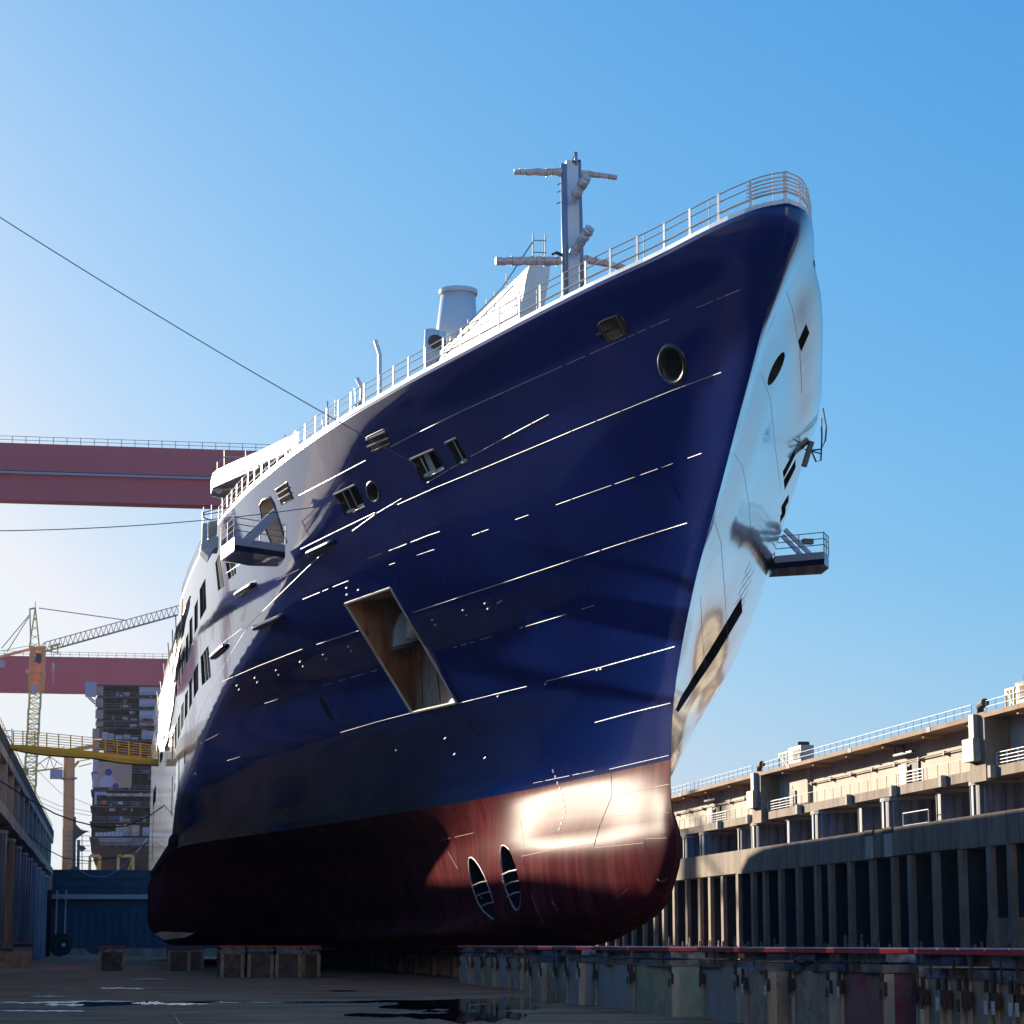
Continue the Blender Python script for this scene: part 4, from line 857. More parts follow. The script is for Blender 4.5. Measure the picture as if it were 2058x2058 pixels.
WR(XR + .15, yR(2058) - 8, yR(1985), ZT, 1.05, 2.25, M['galrail']); WR(XR + .15, yR(1955), yR(1532), ZT, 1.05, 2.25, M['galrail']); WR(XR + .15, yR(1510), Y1, ZT, 1.05, 2.25, M['galrail'])
WR(XR + .7, yR(1940), yR(1540), ZG1, 1.25, 3.0, M['galrail'], rails=(.98,)); WR(XR + .7, yR(1505), Y1 - 60, ZG1, 1.25, 3.0, M['galrail'], rails=(.98,))
for ua, ub in ((1845, 1795), (1583, 1532), (1450, 1415), (2058, 1992)): WR(XR + .62, yR(ua), yR(ub), ZG1, 1.15, 2.4, M['white'], rails=(1.0, .72, .45, .2), r=.045)
WR(XR + .4, yR(1857), yR(1806), ZLg, 1.25, 5.2, M['white'], rails=(1.0, .04), r=.05)
for u in (1440, 1500, 1600, 1700, 1790, 1890, 1990): MB().box((XR - .03, yR(u) - .35, ZG0 - .1), (XR + .5, yR(u) + .35, ZG1 + .05)).build('drain_spout', M['pilecap'], rw)
for u in (1369, 1587, 1712, 1872): MB().box((XR - .14, yR(u) - .6, ZT - .45), (XR - .1, yR(u) + .6, ZT + .02)).build('drain_spout', M['pilecap'], rw)
for u in (1745, 1783): MB().box((XR - .12, yR(u) - 1.4, ZLg - .5), (XR - .02, yR(u) + 1.4, ZLg + .05)).build('rusty_plate', M['rust'], rw); MB().box((XR - .06, yR(u) - 1.2, ZB), (XR - .01, yR(u) + 1.2, ZLg - .52)).build('pale_patch', M['concwall'], rw)
# sheet-pile drums between ledge and gallery, one thing each
def drum_mesh(r, h, nrib, cap=True):
    mb = MB(); n = nrib * 4; ring = []
    for i in range(n):
        a = 2 * math.pi * i / n; rr = r + (.17 if i % 4 != 3 else -.22); ring.append((rr * math.cos(a), rr * math.sin(a)))
    mb.poly([(x, y, 0) for x, y in ring] + [(x, y, h) for x, y in ring], [(i, (i + 1) % n, n + (i + 1) % n, n + i) for i in range(n)] + [tuple(range(n, 2 * n))]); return mb
def drum(x, y, z, r, h, nrib, m, label, group, m2='pilecap', caph=.35):
    t = thing('sheet_pile_drum', label, 'drum', group, (x, y, z)); me = drum_mesh(r, h, nrib).mesh('shell'); s_ = link('shell', me, M[m], None); s_.parent = t
    c = MB(); c.tube([(0, 0, h), (0, 0, h + caph)], r + .26, 30); ce = c.build('cap', M[m2], None); ce.parent = t; return t
du = [(1374.5, 3.4), (1408, 3.9), (1485, 2.4), (1512, 4.3), (1583, 2.6), (1634, 4.6), (1728, 3.0), (1775, 4.6), (1886, 3.0), (1955, 4.6)]
names = ['farthest grey', 'sunlit wide', 'sunlit narrow', 'sunlit widest', 'half sunlit narrow', 'shaded, first right of the sunlit ones,', 'narrow shaded, left of the short handrail,', 'wide shaded, behind the short handrail,', 'narrow shaded, right of the short handrail,', 'wide shaded, at the right picture edge,']
for (u, r), nme in zip(du, names):
    big = r > 3.2; xc_ = XR + .5 + r * (1.0 if big else 1.35); 
    # left silhouette tangent at pixel u
    dirv = Vector(ray(u, 1650)); dirv.z = 0; dirv.normalize(); nrm = Vector((-dirv.y, dirv.x, 0)); nrm = nrm if nrm.x < 0 else -nrm
    # centre at distance r to the right of the ray: solve for y with x = xc_
    yv = ((xc_ * nrm.x + r) / -nrm.y)
    drum(xc_, yv, ZLg + .005, r, ZG0 - ZLg - .42, int(r * 5.6), 'pile', nme + ' sheet-pile drum on the right ledge', 'sheet-pile drums under the gallery')
for k in range(1, 6):
    y = yR(1374.5) + per * .5 * k + 8; drum(XR + 4.8, y, ZLg + .005, 3.9 if k % 2 else 2.8, ZG0 - ZLg - .42, 20, 'pile', 'far sheet-pile drum on the ledge, hidden mostly behind the bow bulb', 'sheet-pile drums under the gallery')
# timber props standing in the bays
pr = MB(); pr.box((-.14, -.14, 0), (.14, .14, 2.6)); pr.box((-.10, -.10, 2.62), (.10, .10, 3.3)); pmes = pr.mesh('timber_prop'); pmes.materials.append(M['timber'])
for i, y in enumerate(ys_all):
    if y > 330: continue
    for j in range(random.choice([0, 2, 3, 4])):
        o = link('timber_prop', pmes, None); o.location = (XR - .8 - random.random() * .8, y + 1.2 + j * 1.5 + random.uniform(-.3, .3), 0); o.scale = (1, 1, random.uniform(.6, .95)); tag(o, 'pale timber prop standing at the foot of the right dock wall', 'prop', 'timber props at the wall foot')
# roof-top cabins on the right wall
def cabin(u, w, h, label):
    y = yR(u); t = thing('rooftop_cabin', label, 'cabin', 'machinery on the gallery roof', (XR + .5, y, ZT)); 
    MB().box((XR + .3, y - w * .45, ZT), (XR + 1.8, y + w * .1, ZT + h)).build('housing', M['duct'], t)
    MB().box((XR + .26, y - w * .42, ZT + .4), (XR + .3, y - w * .10, ZT + h * .8)).build('door', M['dark'], t)
    mb = MB()
    for a in (.15, .3, .5): mb.bar((XR + .3, y + w * a, ZT), (XR + .3, y + w * a, ZT + h * .85), .14)
    mb.bar((XR + .3, y + w * .1, ZT + h * .8), (XR + .3, y + w * .5, ZT + h * .8), .16); mb.bar((XR + .3, y + w * .15, ZT), (XR + .3, y + w * .5, ZT + h * .8), .12); mb.build('frame', M['craneyel'], t)
    mb = MB(); mb.tube([(XR + 1, y - w * .3, ZT + h), (XR + 1, y - w * .3, ZT + h + .45)], .7, 10); mb.build('roof_vent', M['rust'], t)
cabin(1585, 9.5, 1.9, 'small pale cabin with open steel frame on the gallery roof nearer the ship')
cabin(2046, 5.5, 1.9, 'pale cabin with rusty top on the gallery roof at the right edge')

# ================================================================== LEFT DOCK WALL
lw = thing('dock_wall', 'shaded dock wall of sheet piling under a concrete gallery at the left edge', 'wall', loc=(XL, 300, 0))
LT, LB = 22.3, 15.6
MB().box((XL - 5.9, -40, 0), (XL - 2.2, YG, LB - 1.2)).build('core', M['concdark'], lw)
a = -40.0; yy = []
while a < YG: yy.append(a); a += 12.0
for a in yy:
    b = min(a + 11.96, YG - .02)
    MB().box((XL - 5.5, a, LT - 1.25), (XL + .0, b, LT)).build('coping', M['coping'], lw)
    MB().box((XL - 5.5, a, LB - 1.1 + random.uniform(-.15, .1)), (XL + .05, b, LB)).build('lower_beam', M['leftconc'], lw)
    MB().box((XL - .9, a, LT - 2.2), (XL - .04, b, LT - 1.26)).build('upper_beam', M['leftconc'], lw)
    MB().box((XL - 3.2, a, LB), (XL - 2.6, b, LT - 1.26)).build('wall_panel', M['leftconc'], lw)
y = -40.0; k = 0
while y < YG - 1:
    MB().box((XL - 2.6, y, LB), (XL - .08, y + 2.0, LT - 2.22)).build('gallery_post', M['leftconc'], lw)
    if k % 2 == 1: MB().box((XL - 2.55, y + 4.4, LB), (XL - 2.3, y + 8.2, LB + 2.6)).build('doorway', M['dark'], lw)
    if k % 5 == 2: MB().box((XL - 1.2, y + 6.0, LB), (XL - .4, y + 8.0, LB + 1.2)).build('equipment_box', M['blue' if k % 2 else 'beadred'], lw)
    y += 17.0; k += 1
WR(XL - .3, 225, YG - 2, LT, 1.1, 4.0, M['gangyel'], par=lw, rails=(1.0,), r=.03)
y = 196.0; k = 0; lm = ['pile', 'leftwarm', 'leftwarm', 'pile', 'pile']
while y < YG - 6:
    r = 6.2 if k % 2 == 0 else 3.6
    drum(XL - r + (.0 if k % 2 == 0 else -.6) - .35, y, 0, r, LB - 2.2, int(r * 5), ['pile', 'leftwarm', 'leftwarm', 'pile', 'pile', 'pile'][k % 6] if y < 330 else 'pile', '%s sheet-pile drum of the left dock wall' % ('wide' if k % 2 == 0 else 'narrow'), 'sheet-pile drums of the left wall'); bpy.context.scene.collection.objects
    y += 10.4; k += 1

# ================================================================== DOCK GATE AT THE FAR END
gt = thing('dock_gate', 'dark blue steel dock gate closing the far end of the dry dock', 'gate', loc=(20, YG, 0))
def Gp(u, v, dy=0): return AY(u, v, YG + dy)
zt, zl = Gp(200, 1748).z, Gp(200, 1807).z; zb = Gp(200, 1905).z; zb = 1.4
MB().box((XL, YG, zl + .9), (XR, YG + 4, zt)).build('upper_girder', M['gate'], gt)
MB().box((XL, YG + 1.2, zb), (XR, YG + 4, zl)).build('lower_skin', M['gate'], gt)
MB().box((XL, YG - .3, zl + .02), (XR, YG + 3.9, zl + .85)).build('lip', M['pilecap'], gt)
MB().box((XL, YG - 1.0, 0), (XR, YG + 4, zb - .02)).build('sill', M['concpil'], gt)
x = XL + .8
while x < 44:
    MB().box((x, YG - .22, zl + .95), (x + .35, YG - .01, zt)).build('upper_stiffener', M['gate'], gt); MB().box((x + .1, YG + 1.0, zb), (x + .22, YG + 1.19, zl)).build('skin_rib', M['gate'], gt); x += 1.45
for z in (zl + 2.2, zl + 3.7, zt - .3): MB().box((XL, YG - .3, z), (XR, YG - .23, z + .28)).build('waler', M['gate'], gt)
mb = MB(); a, b = Gp(115, 1790, -2), Gp(112, 1880, -2)
for u in (115, 133): mb.bar(Gp(u, 1790, -1.5), Gp(u - 3, 1880, -1.5), .28)
mb.build('guide_rail', M['duct'], gt); 
fd = thing('hose_reel', 'large black wheel-like reel standing at the foot of the dock gate', 'reel', None, tuple(AY(125, 1912, 436))); c = AY(125, 1912, 436); c.z = 0; R_ = 45 / 2 / (FPX / c.y)
mb = MB(); mb.tube([c + Vector((-.3, 0, R_)), c + Vector((-.3, 1.3, R_))], R_, 28); mb.build('tyre', M['rubber'], fd)
mb = MB(); mb.tube([c + Vector((.2, -.05, R_)), c + Vector((.2, -.25, R_))], R_ * .18, 14); mb.build('hub', M['platgrey'], fd)
mb = MB(); mb.tube([c + Vector((R_ * .68 * math.cos(t), -.1, R_ + R_ * .68 * math.sin(t))) for t in [k * math.pi / 10 for k in range(21)]], .12, 5); mb.build('rim', M['steel'], fd)
mb = MB(); mb.prism([AY(u, v + 3, 432) for u, v in [(170, 1905), (184, 1914), (215, 1915), (213, 1907), (190, 1904)]], (0, 2, .1)); tag(mb.build('small_boat_cover', M['gate'], fix=True), 'low blue tarpaulin-covered heap at the gate sill left of the small block', 'heap')

# ================================================================== KEEL BLOCKS
def block(x, y, L, w, hc, ht, label, group, mside='blk', cols=None, plates=True, cat='block', rot=0, seed=0, dim=False):
    """concrete block with its long side along the dock axis, plates on its corners, timber baulks and a red cap"""
    r = random.Random(seed); t = thing('keel_block', label, cat, group, (x, y, 0)); t['_o'] = [0, 0, 0]
    def put(mb, name, m, par=t): o = mb.build(name, m, None); o.parent = par; return o
    put(MB().box((-w/2 + .02, -L/2 + .02, 0), (w/2 - .02, L/2 - .02, hc)), 'concrete_body', M[mside])
    for sx in (-1, 1):
        for sy in (-1, 1): put(MB().box((sx * w/2 - sx * .20, sy * (L/2 + .05), 0), (sx * w/2 + sx * .03, sy * (L/2 - .10), hc - .02)), 'corner_rib', M['blk' if dim else 'blkend'])  # dim blocks take the darker rib tone, shade put into colour
    if plates:
        for sy in (-1, 1):
            o = MB(); yy_ = sy * (L/2 - .02); o.box((-w/2 - .09, yy_ - .28, hc - .52), (-w/2 - .03, yy_ + .16 * sy, hc - .20)); o.box((-w/2 - .10, yy_ - .06, hc - .20), (-w/2 - .04, yy_ + .06, hc + .05)); put(o, 'steel_bracket', M['rust'])
            o = MB(); o.box((-w/2 - .12, yy_ - .10, hc - .62), (-w/2 - .095, yy_ + .05, hc - .36)); put(o, 'bracket_wedge', M['rust' if r.random() < .75 else 'mark'])
    z = hc; 
    y0 = -L/2 - .1
    for lay in range(2):
        h = (ht - .07 - hc) / 2; yb_ = y0 + r.uniform(0, .25)
        while yb_ < L/2:
            l = r.uniform(.7, 1.9); m = r.choice(['timber_blue', 'timber', 'timber', 'timber_pale', 'timber_blue'] if lay else ['timber', 'timber', 'timber_pale', 'timber_blue'])
            put(MB().box((-w/2 + r.uniform(-.1, .08), yb_, z + .004), (w/2 + r.uniform(-.08, .1), min(yb_ + l, L/2 + .15), z + h - .055)), 'timber_baulk', M[m]); yb_ += l + r.uniform(.02, .12)
        z += h
    put(MB().box((-w/2 - .14, -L/2 - .1, z - .05), (w/2 + .06, L/2 + .12, z + .045)), 'red_cap', M['red']); put(MB().box((-w/2 - .15, -L/2 - .11, z + .048), (w/2 + .03, L/2 + .13, z + .078)), 'cap_top', M['timber_blue' if dim else 'pinktop'])  # pink top paints in sky light; dim blocks get a dark top instead
    for k_ in range(1):
        yb_ = r.uniform(-L/2, L/2); o = MB(); o.bar((-w/2 - .12, yb_, hc + r.uniform(.0, .1)), (-w/2 - .12, yb_ + r.uniform(-.08, .08), hc + r.uniform(.25, .5)), .09, .03, up=(1, 0, 0)); put(o, 'steel_strap', M['rust'])
    t.rotation_euler = (0, 0, rot); return t
HC, HT = 1.50, 2.09
# main row on the right: left faces at the pixels where their far and near corners show
row = [(1068, 1098), (1104, 1136), (1142, 1176), (1183, 1262), (1275, 1366), (1394, 1478), (1498, 1562), (1570, 1665), (1690, 1800), (1815, 1845)]
desc = ['plain grey, seventh from the right', 'narrow grey with pale ribs', 'small lilac-stained', 'dark blue-stained', 'graffiti-painted yellow and maroon', 'blue-sprayed', 'grey with rusty brackets', 'plain brown-grey wide', 'maroon-stained', 'narrow rust-red']
mts = ['blk', 'blk', 'graf_blue', 'graf_blue', 'graf_yel', 'graf_blue', 'blk', 'blk', 'graf_pink', 'graf_pink']
def rowx(u): return 17.0 + (u - 1200) * .0012
for i, ((u0, u1), d_, m_) in enumerate(zip(row, desc, mts)):
    X = rowx((u0 + u1) / 2); ya, yb_ = AX(u1, 1950, X).y, AX(u0, 1950, X).y
    block(X + .8 + (.18 if i % 2 else -.12), (ya + yb_) / 2, yb_ - ya - .85, 1.6, HC + .03 * ((i * 7) % 3 - 1), HT, 'keel block of the near right row, %s' % d_, 'keel blocks in the near right row', m_, seed=i)
for i, (u0, u1) in enumerate([(1858, 1893), (1903, 1935), (1945, 1990), (2000, 2040), (2048, 2100)]):
    X = 17.2; ya, yb_ = AX(u1, 1950, X).y, AX(u0, 1950, X).y
    block(X + .8, (ya + yb_) / 2, yb_ - ya - .1, 1.6, HC - .06, HT, 'keel block of the near right row, %s among the pale-ribbed blocks at the right edge' % ['first', 'second', 'third', 'fourth', 'fifth'][i], 'keel blocks in the near right row', 'blk', seed=20 + i)
# colourful spray paint patches on the long faces
# second and third rows farther under the ship
for i in range(13):
    y = 84 + i * 4.4; block(20.3 + (i % 2) * .1, y, 3.3, 1.3, HC, HT, 'keel block in the shaded row under the bow, %s' % ['nearest', 'second', 'third', 'fourth', 'fifth', 'sixth', 'seventh', 'eighth', 'ninth', 'tenth', 'eleventh', 'twelfth', 'farthest'][i], 'keel blocks under the bow', 'blk' if i % 3 else 'graf_blue', seed=40 + i)
for i in range(16):
    y = 122 + i * 10.5; block(XC, y, 2.2, 3.4, 1.4, 2.02, 'centre-line keel block under the ship, %s' % ['nearest to the bow', 'second from the bow', 'third from the bow', 'fourth from the bow'][i] if i < 4 else 'centre-line keel block far under the ship, lost in deep shade', 'centre-line keel blocks', seed=60 + i, plates=False)
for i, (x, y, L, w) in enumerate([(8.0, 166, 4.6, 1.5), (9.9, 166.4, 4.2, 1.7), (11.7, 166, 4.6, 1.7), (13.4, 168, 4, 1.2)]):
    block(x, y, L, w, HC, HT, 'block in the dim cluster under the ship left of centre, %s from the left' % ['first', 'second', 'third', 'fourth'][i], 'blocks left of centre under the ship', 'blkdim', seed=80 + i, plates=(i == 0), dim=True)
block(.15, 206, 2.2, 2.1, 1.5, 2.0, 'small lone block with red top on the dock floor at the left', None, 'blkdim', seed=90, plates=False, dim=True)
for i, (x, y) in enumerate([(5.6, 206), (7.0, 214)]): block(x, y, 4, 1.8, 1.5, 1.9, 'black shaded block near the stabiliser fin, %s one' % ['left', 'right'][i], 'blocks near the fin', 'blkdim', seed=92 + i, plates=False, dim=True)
for i, (x, y, L, w) in enumerate([(-9.3, 216, 3.0, 2.0), (-8.6, 238, 4.0, 2.4)]): block(x, y, L, w, 1.55, 2.3, 'old block against the left dock wall, %s one' % ['nearer', 'farther'][i], 'blocks by the left wall', 'blk', seed=96 + i, plates=False, dim=True)

# ================================================================== FAR YARD: ship block, cranes, gantries
YB = 600.0
def B(u, v, dy=0): return AY(u, v, YB + dy)
bs = thing('ship_block', 'unfinished stern block of another ship with open cabin decks, standing beyond the dock gate', 'ship block', loc=tuple(B(240, 1750)))
x0 = B(185, 1500).x; x1 = x0 + 46
dv = [1376, 1400, 1423.5, 1447, 1461.5, 1487, 1513, 1552, 1587, 1620, 1651, 1682]
dz = [B(240, v).z for v in dv]
lx = [.8] * 5 + [.2] * 2 + [0] * 5
for i, z in enumerate(dz): MB().box((x0 + lx[i], YB, z - .32), (x1, YB + 30, z)).build('deck', M['blkdeck'], bs)
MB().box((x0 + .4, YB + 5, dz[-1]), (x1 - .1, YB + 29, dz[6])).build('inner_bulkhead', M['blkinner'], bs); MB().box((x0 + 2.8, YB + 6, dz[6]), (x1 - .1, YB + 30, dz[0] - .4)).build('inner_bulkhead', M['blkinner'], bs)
def bx(u0, u1, v0, v1, m, name, y0=.1, d=.5, par=bs): a, b = B(u0, v0, y0), B(u1, v1, y0); return MB().box((a.x, YB + y0, b.z), (b.x, YB + y0 + d, a.z)).build(name, M[m], par)
for i in range(4): bx(192, 204, dv[i] + 3, dv[i+1] - 2.5 if i < 3 else 1459, 'blkpanel', 'side_panel'); bx(204, 207, dv[i] + 3, dv[i+1] - 2.5 if i < 3 else 1459, 'blkwhite', 'side_panel', y0=.6)
bx(186, 199.5, 1464, 1485, 'blkpanel', 'side_panel'); bx(186, 199, 1490, 1512, 'blkpanel', 'side_panel')
for i in range(4):
    v1 = (dv[i+1] - 2.5)
    for u0, u1 in ((280, 301), (301.5, 332)): bx(u0, u1, dv[i] + 2.5, v1, 'blkwhite', 'cabin_panel', y0=.5)
bx(285, 295, 1463.5, 1486, 'blkwhite', 'cabin_panel', y0=1); bx(296, 312, 1468, 1486, 'blkwhite', 'cabin_panel', y0=1)
for u0, u1, v0 in [(205,217,1471), (218.5,229,1474), (232,246,1477), (249,262,1476), (264,277,1481)]: bx(u0, u1, v0, 1486, 'blkwhite', 'crate', y0=.3, d=2)
bx(296, 304, 1449, 1459, 'orange', 'orange_box', y0=.1, d=1.5); bx(247, 258, 1417, 1421.5, 'tan', 'crate', y0=-.2); bx(246, 257, 1441, 1445.5, 'tan', 'crate', y0=-.2); bx(264, 275, 1455, 1460, 'beadred', 'crate', y0=-.2)
bx(172, 193, 1370, 1399, 'greybox', 'site_cabin', y0=-2.4, d=2.2)
for a, b in (((176, 1401), (191, 1415)), ((181, 1401), (191, 1410))): mb = MB(); mb.bar(B(*a, -1.2), B(*b, -.1), .25); mb.build('cabin_brace', M['scaf'], bs)
for i in range(len(dv) - 1):                                       # edge rails with posts, one part per deck
    mb = MB(); zz = dz[i + 1]
    for h in (.55, 1.1): mb.tube([(x0 + lx[i] + 1, YB - .05, zz + h), (x1, YB - .05, zz + h)], .045, 4)
    x = x0 + 4 + random.random() * 3
    while x < x1: mb.tube([(x, YB - .05, zz), (x, YB - .05, zz + 1.25)], .06, 4); x += random.uniform(2, 4.5)
    mb.build('edge_rail', M['scaf'], bs)
    for q in range(9):
        x = x0 + random.uniform(4, 17); w = random.uniform(.3, 1.6); h = random.uniform(.3, 1.3); top = random.random() < .5
        if i in (4,): continue
        z = dz[i] - .5 - h if top and i else zz
        MB().box((x, YB + 1.2, z), (x + w, YB + 2, z + h)).build('deck_clutter', M[random.choice(['blkdeck', 'blkpanel', 'blkwhite', 'scaf', 'pile', 'blkinner'])], bs)
bx(197, 264, 1531, 1583, 'tan', 'sheeted_bulkhead', y0=-.2); bx(187, 197, 1524, 1583, 'blkwhite', 'side_panel')
for u, v, r in ((218, 1552, 7), (232, 1580, 6)): mb = MB(); mb.tube([B(u, v, -.5), B(u, v, -.25)], r / (FPX / YB), 10); mb.build('blue_tarpaulin_roll', M['blue'], bs)
mb = MB(); mb.prism([B(199, 1570, -.35), B(212, 1556, -.35), B(226, 1558, -.35), B(236, 1582, -.35), B(199, 1582, -.35)], (0, .1, 0)); mb.build('white_dust_sheet', M['blkwhite'], bs, fix=True)
for k in range(9): mb = MB(); z = B(240, 1534 + k * 5.5).z; mb.bar((B(228, 1500).x, YB - .3, z), (B(263, 1500).x, YB - .3, z), .12); mb.build('batten', M['blkpanel'], bs)
bx(190, 214, 1591, 1598, 'greybox', 'blue_wall_unit', y0=-.1); bx(190, 194, 1598, 1617, 'greybox', 'blue_wall_unit', y0=-.1); bx(214, 330, 1594, 1601, 'duct', 'pale_fascia', y0=-.1)
bx(228, 240, 1640, 1647, 'blue', 'blue_box', y0=-.2); bx(241, 246, 1641, 1646, 'blkwhite', 'white_box', y0=-.2); bx(204, 214, 1609, 1616, 'orange', 'orange_box', y0=.2); bx(238, 247, 1611, 1617, 'blkwhite', 'crate', y0=-.1)
bx(233, 280, 1658, 1680, 'duct', 'white_housing', y0=.2); bx(287, 300, 1662, 1680, 'greybox', 'white_housing', y0=.2)
for k in range(7): bx(192 + k * 8, 199 + k * 8, 1672 + random.uniform(-2, 2), 1680.5, 'blkwhite', 'sack', y0=-.4)
mb = MB(); mb.tube([B(272, 1600, -.8), B(272, 1609, -.8)], .35, 6); mb.build('worker_overalls', M['blue'], bs) if False else None
# rounded bottom of the block
rows = []
for j in range(9):
    t = j / 8; ang = t * math.pi / 2; r_ = []
    for d in (0, 30): r_.append(Vector((x0 + .2 + 17 * (1 - math.cos(ang)) * .9, YB + d, dz[-1] - .33 - (dz[-1] - 12.0) * math.sin(ang) * 1.0)))
    rows.append(r_)
mb = MB(); mb.grid(rows); mb.build('bilge_plating', M['tan'], bs)
pts = [r_[0] for r_ in rows] + [Vector((x1, YB, 12)), Vector((x1, YB, dz[-1] - .33))]; mb = MB(); mb.prism([p + Vector((0.05, .1, 0)) for p in pts], (0, .5, 0)); mb.build('end_bulkhead', M['blkhull'], bs, fix=True)
bx(200, 330, 1684, 1700, 'pile', 'double_bottom_web', y0=-.1, d=.1)
for u in (226, 242, 261, 283): mb = MB(); mb.tube([B(u, 1701, -.3), B(u, 1701, -.12)], .34, 12); mb.build('lightening_hole', M['dark'], bs)
for a, b in (((198, 1686), (265, 1686)), ((200, 1690), (262, 1690))): mb = MB(); mb.bar(B(*a, -.4), B(*b, -.4), .3); mb.build('edge_beam', M['scaf'], bs)
for i, (u0, u1) in enumerate([(181, 200), (238, 267)]):
    t = thing('yellow_shoring_stand', 'yellow steel shoring stand under the unfinished ship block, %s one' % ['left', 'right'][i], 'stand', 'yellow shoring stands', tuple(B(u0, 1748))); a, b = B(u0, 1720, -3), B(u1, 1749, -3); z0, z1 = 12, a.z
    for x in (a.x, b.x): MB().box((x - .35, a.y - .4, z0), (x + .35, a.y + .4, z1)).build('leg', M['craneyel'], t)
    mb = MB(); mb.bar((a.x, a.y, z1), (b.x, b.y, z1), .7); mb.bar((a.x, a.y, (z0 + z1) / 2), (b.x, b.y, (z0 + z1) / 2), .4); mb.bar((a.x, a.y, z0), (b.x, b.y, z1), .3); mb.build('cross_frame', M['craneyel'], t)
# gantry cranes
def gantry(y, v, xr, xl, label, rail_v, bands):
    """bands: list of (v top, v bottom, dy, material) as seen at pixel column 20"""
    t = thing('gantry_crane', label, 'gantry crane', 'red gantry cranes over the yard', (0, y, 0))
    for (va, vb, dy, m, nm_) in bands:
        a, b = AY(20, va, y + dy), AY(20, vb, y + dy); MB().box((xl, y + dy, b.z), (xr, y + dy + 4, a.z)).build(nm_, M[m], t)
    zt_ = AY(20, bands[0][0], y).z; mb = MB()
    for h in (.6, 1.25): mb.tube([(xl, y + .1, zt_ + h), (xr, y + .1, zt_ + h)], .05, 4)
    x = xl
    while x < xr: mb.tube([(x, y + .1, zt_), (x, y + .1, zt_ + 1.3)], .06, 4); x += 2.4
    tag(mb.build('walkway_railing', M['galrail'], t), kind=None)
    zb_ = AY(20, bands[-1][1], y).z
    for x in (xr - 6, xl + 2):
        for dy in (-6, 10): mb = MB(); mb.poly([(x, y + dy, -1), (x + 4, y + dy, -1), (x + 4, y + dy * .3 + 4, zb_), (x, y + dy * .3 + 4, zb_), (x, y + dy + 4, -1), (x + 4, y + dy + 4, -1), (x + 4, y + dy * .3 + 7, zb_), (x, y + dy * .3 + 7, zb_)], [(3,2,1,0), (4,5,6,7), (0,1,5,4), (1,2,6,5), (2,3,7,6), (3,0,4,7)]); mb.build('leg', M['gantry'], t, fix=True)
    return t
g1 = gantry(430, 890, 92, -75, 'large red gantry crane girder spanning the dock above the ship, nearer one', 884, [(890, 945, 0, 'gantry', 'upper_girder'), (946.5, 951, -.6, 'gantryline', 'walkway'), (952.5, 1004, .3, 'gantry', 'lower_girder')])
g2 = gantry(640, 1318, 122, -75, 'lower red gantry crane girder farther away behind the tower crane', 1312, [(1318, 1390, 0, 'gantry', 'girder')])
g3 = AY(30, 1590, 900); MB
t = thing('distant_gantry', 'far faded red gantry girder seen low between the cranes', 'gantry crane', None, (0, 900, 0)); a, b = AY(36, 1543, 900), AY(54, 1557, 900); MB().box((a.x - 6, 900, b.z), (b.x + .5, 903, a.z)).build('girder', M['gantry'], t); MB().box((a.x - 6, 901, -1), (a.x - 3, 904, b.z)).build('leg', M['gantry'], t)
# tower crane
YC = 520.0
def Cc(u, v, dy=0): return AY(u, v, YC + dy)
tc = thing('tower_crane', 'yellow tower crane with long pale lattice jib reaching to the right above the yard', 'tower crane', loc=(Cc(68, 1890).x, YC, 0))
def lattice(mb, a, b, w0, w1, n, axis_w, axis_h, r=.06, tri=False):
    a, b = Vector(a), Vector(b); aw, ah = Vector(axis_w), Vector(axis_h); P = []
    for i in range(n + 1):
        c = a.lerp(b, i / n); w = w0 + (w1 - w0) * i / n
        P.append([c - aw * w - ah * w, c + aw * w - ah * w, c + (aw * w if not tri else aw * 0) + ah * w, c - (aw * w if not tri else aw * 0) + ah * w])
    for k_ in range(4): mb.tube([p[k_] for p in P], r * 1.5, 4)
    for i in range(n):
        for k_ in range(4):
            k2 = (k_ + 1) % 4; mb.bar(P[i][k_], P[i+1][k2] if i % 2 else P[i+1][k_], r) if False else None
            a_, b_ = (P[i][k_], P[i+1][k2]) if i % 2 else (P[i][k2], P[i+1][k_]); mb.bar(a_, b_, r); mb.bar(P[i][k_], P[i][k2], r)
mx = (Cc(55, 1500).x + Cc(79, 1500).x) / 2
pxc = FPX / YC
for i, (va, vb) in enumerate([(1370, 1425), (1425, 1475), (1475, 1520), (1520, 1580), (1580, 1650), (1650, 1740)]):
    mb = MB(); u = 68; za, zb_ = Cc(u, va).z, Cc(u, vb).z; lattice(mb, (mx - (i * .12), YC, zb_ if i < 5 else 12), (mx - i * .12, YC, za), 1.15, 1.15, 5, (1, 0, 0), (0, 1, 0), .13); mb.build('mast_section', M['cranegreen'], tc)
mb = MB(); lattice(mb, (mx + .2, YC, Cc(68, 1390).z), (mx + .2, YC, Cc(68, 1350).z), 1.1, 1.25, 3, (1, 0, 0), (0, 1, 0), .35); mb.build('slewing_frame', M['craneora'], tc)
mb = MB(); a = Cc(56, 1349); MB().box((a.x - .4, YC - 1.6, a.z - .3), (Cc(90, 1349).x, YC + 1.6, a.z + .3)).build('slewing_platform', M['craneora'], tc)
MB().box((Cc(59, 1325).x, YC - 1.2, Cc(60, 1333).z), (Cc(70, 1325).x, YC + 1.2, Cc(60, 1313).z)).build('machinery_house', M['greybox'], tc)
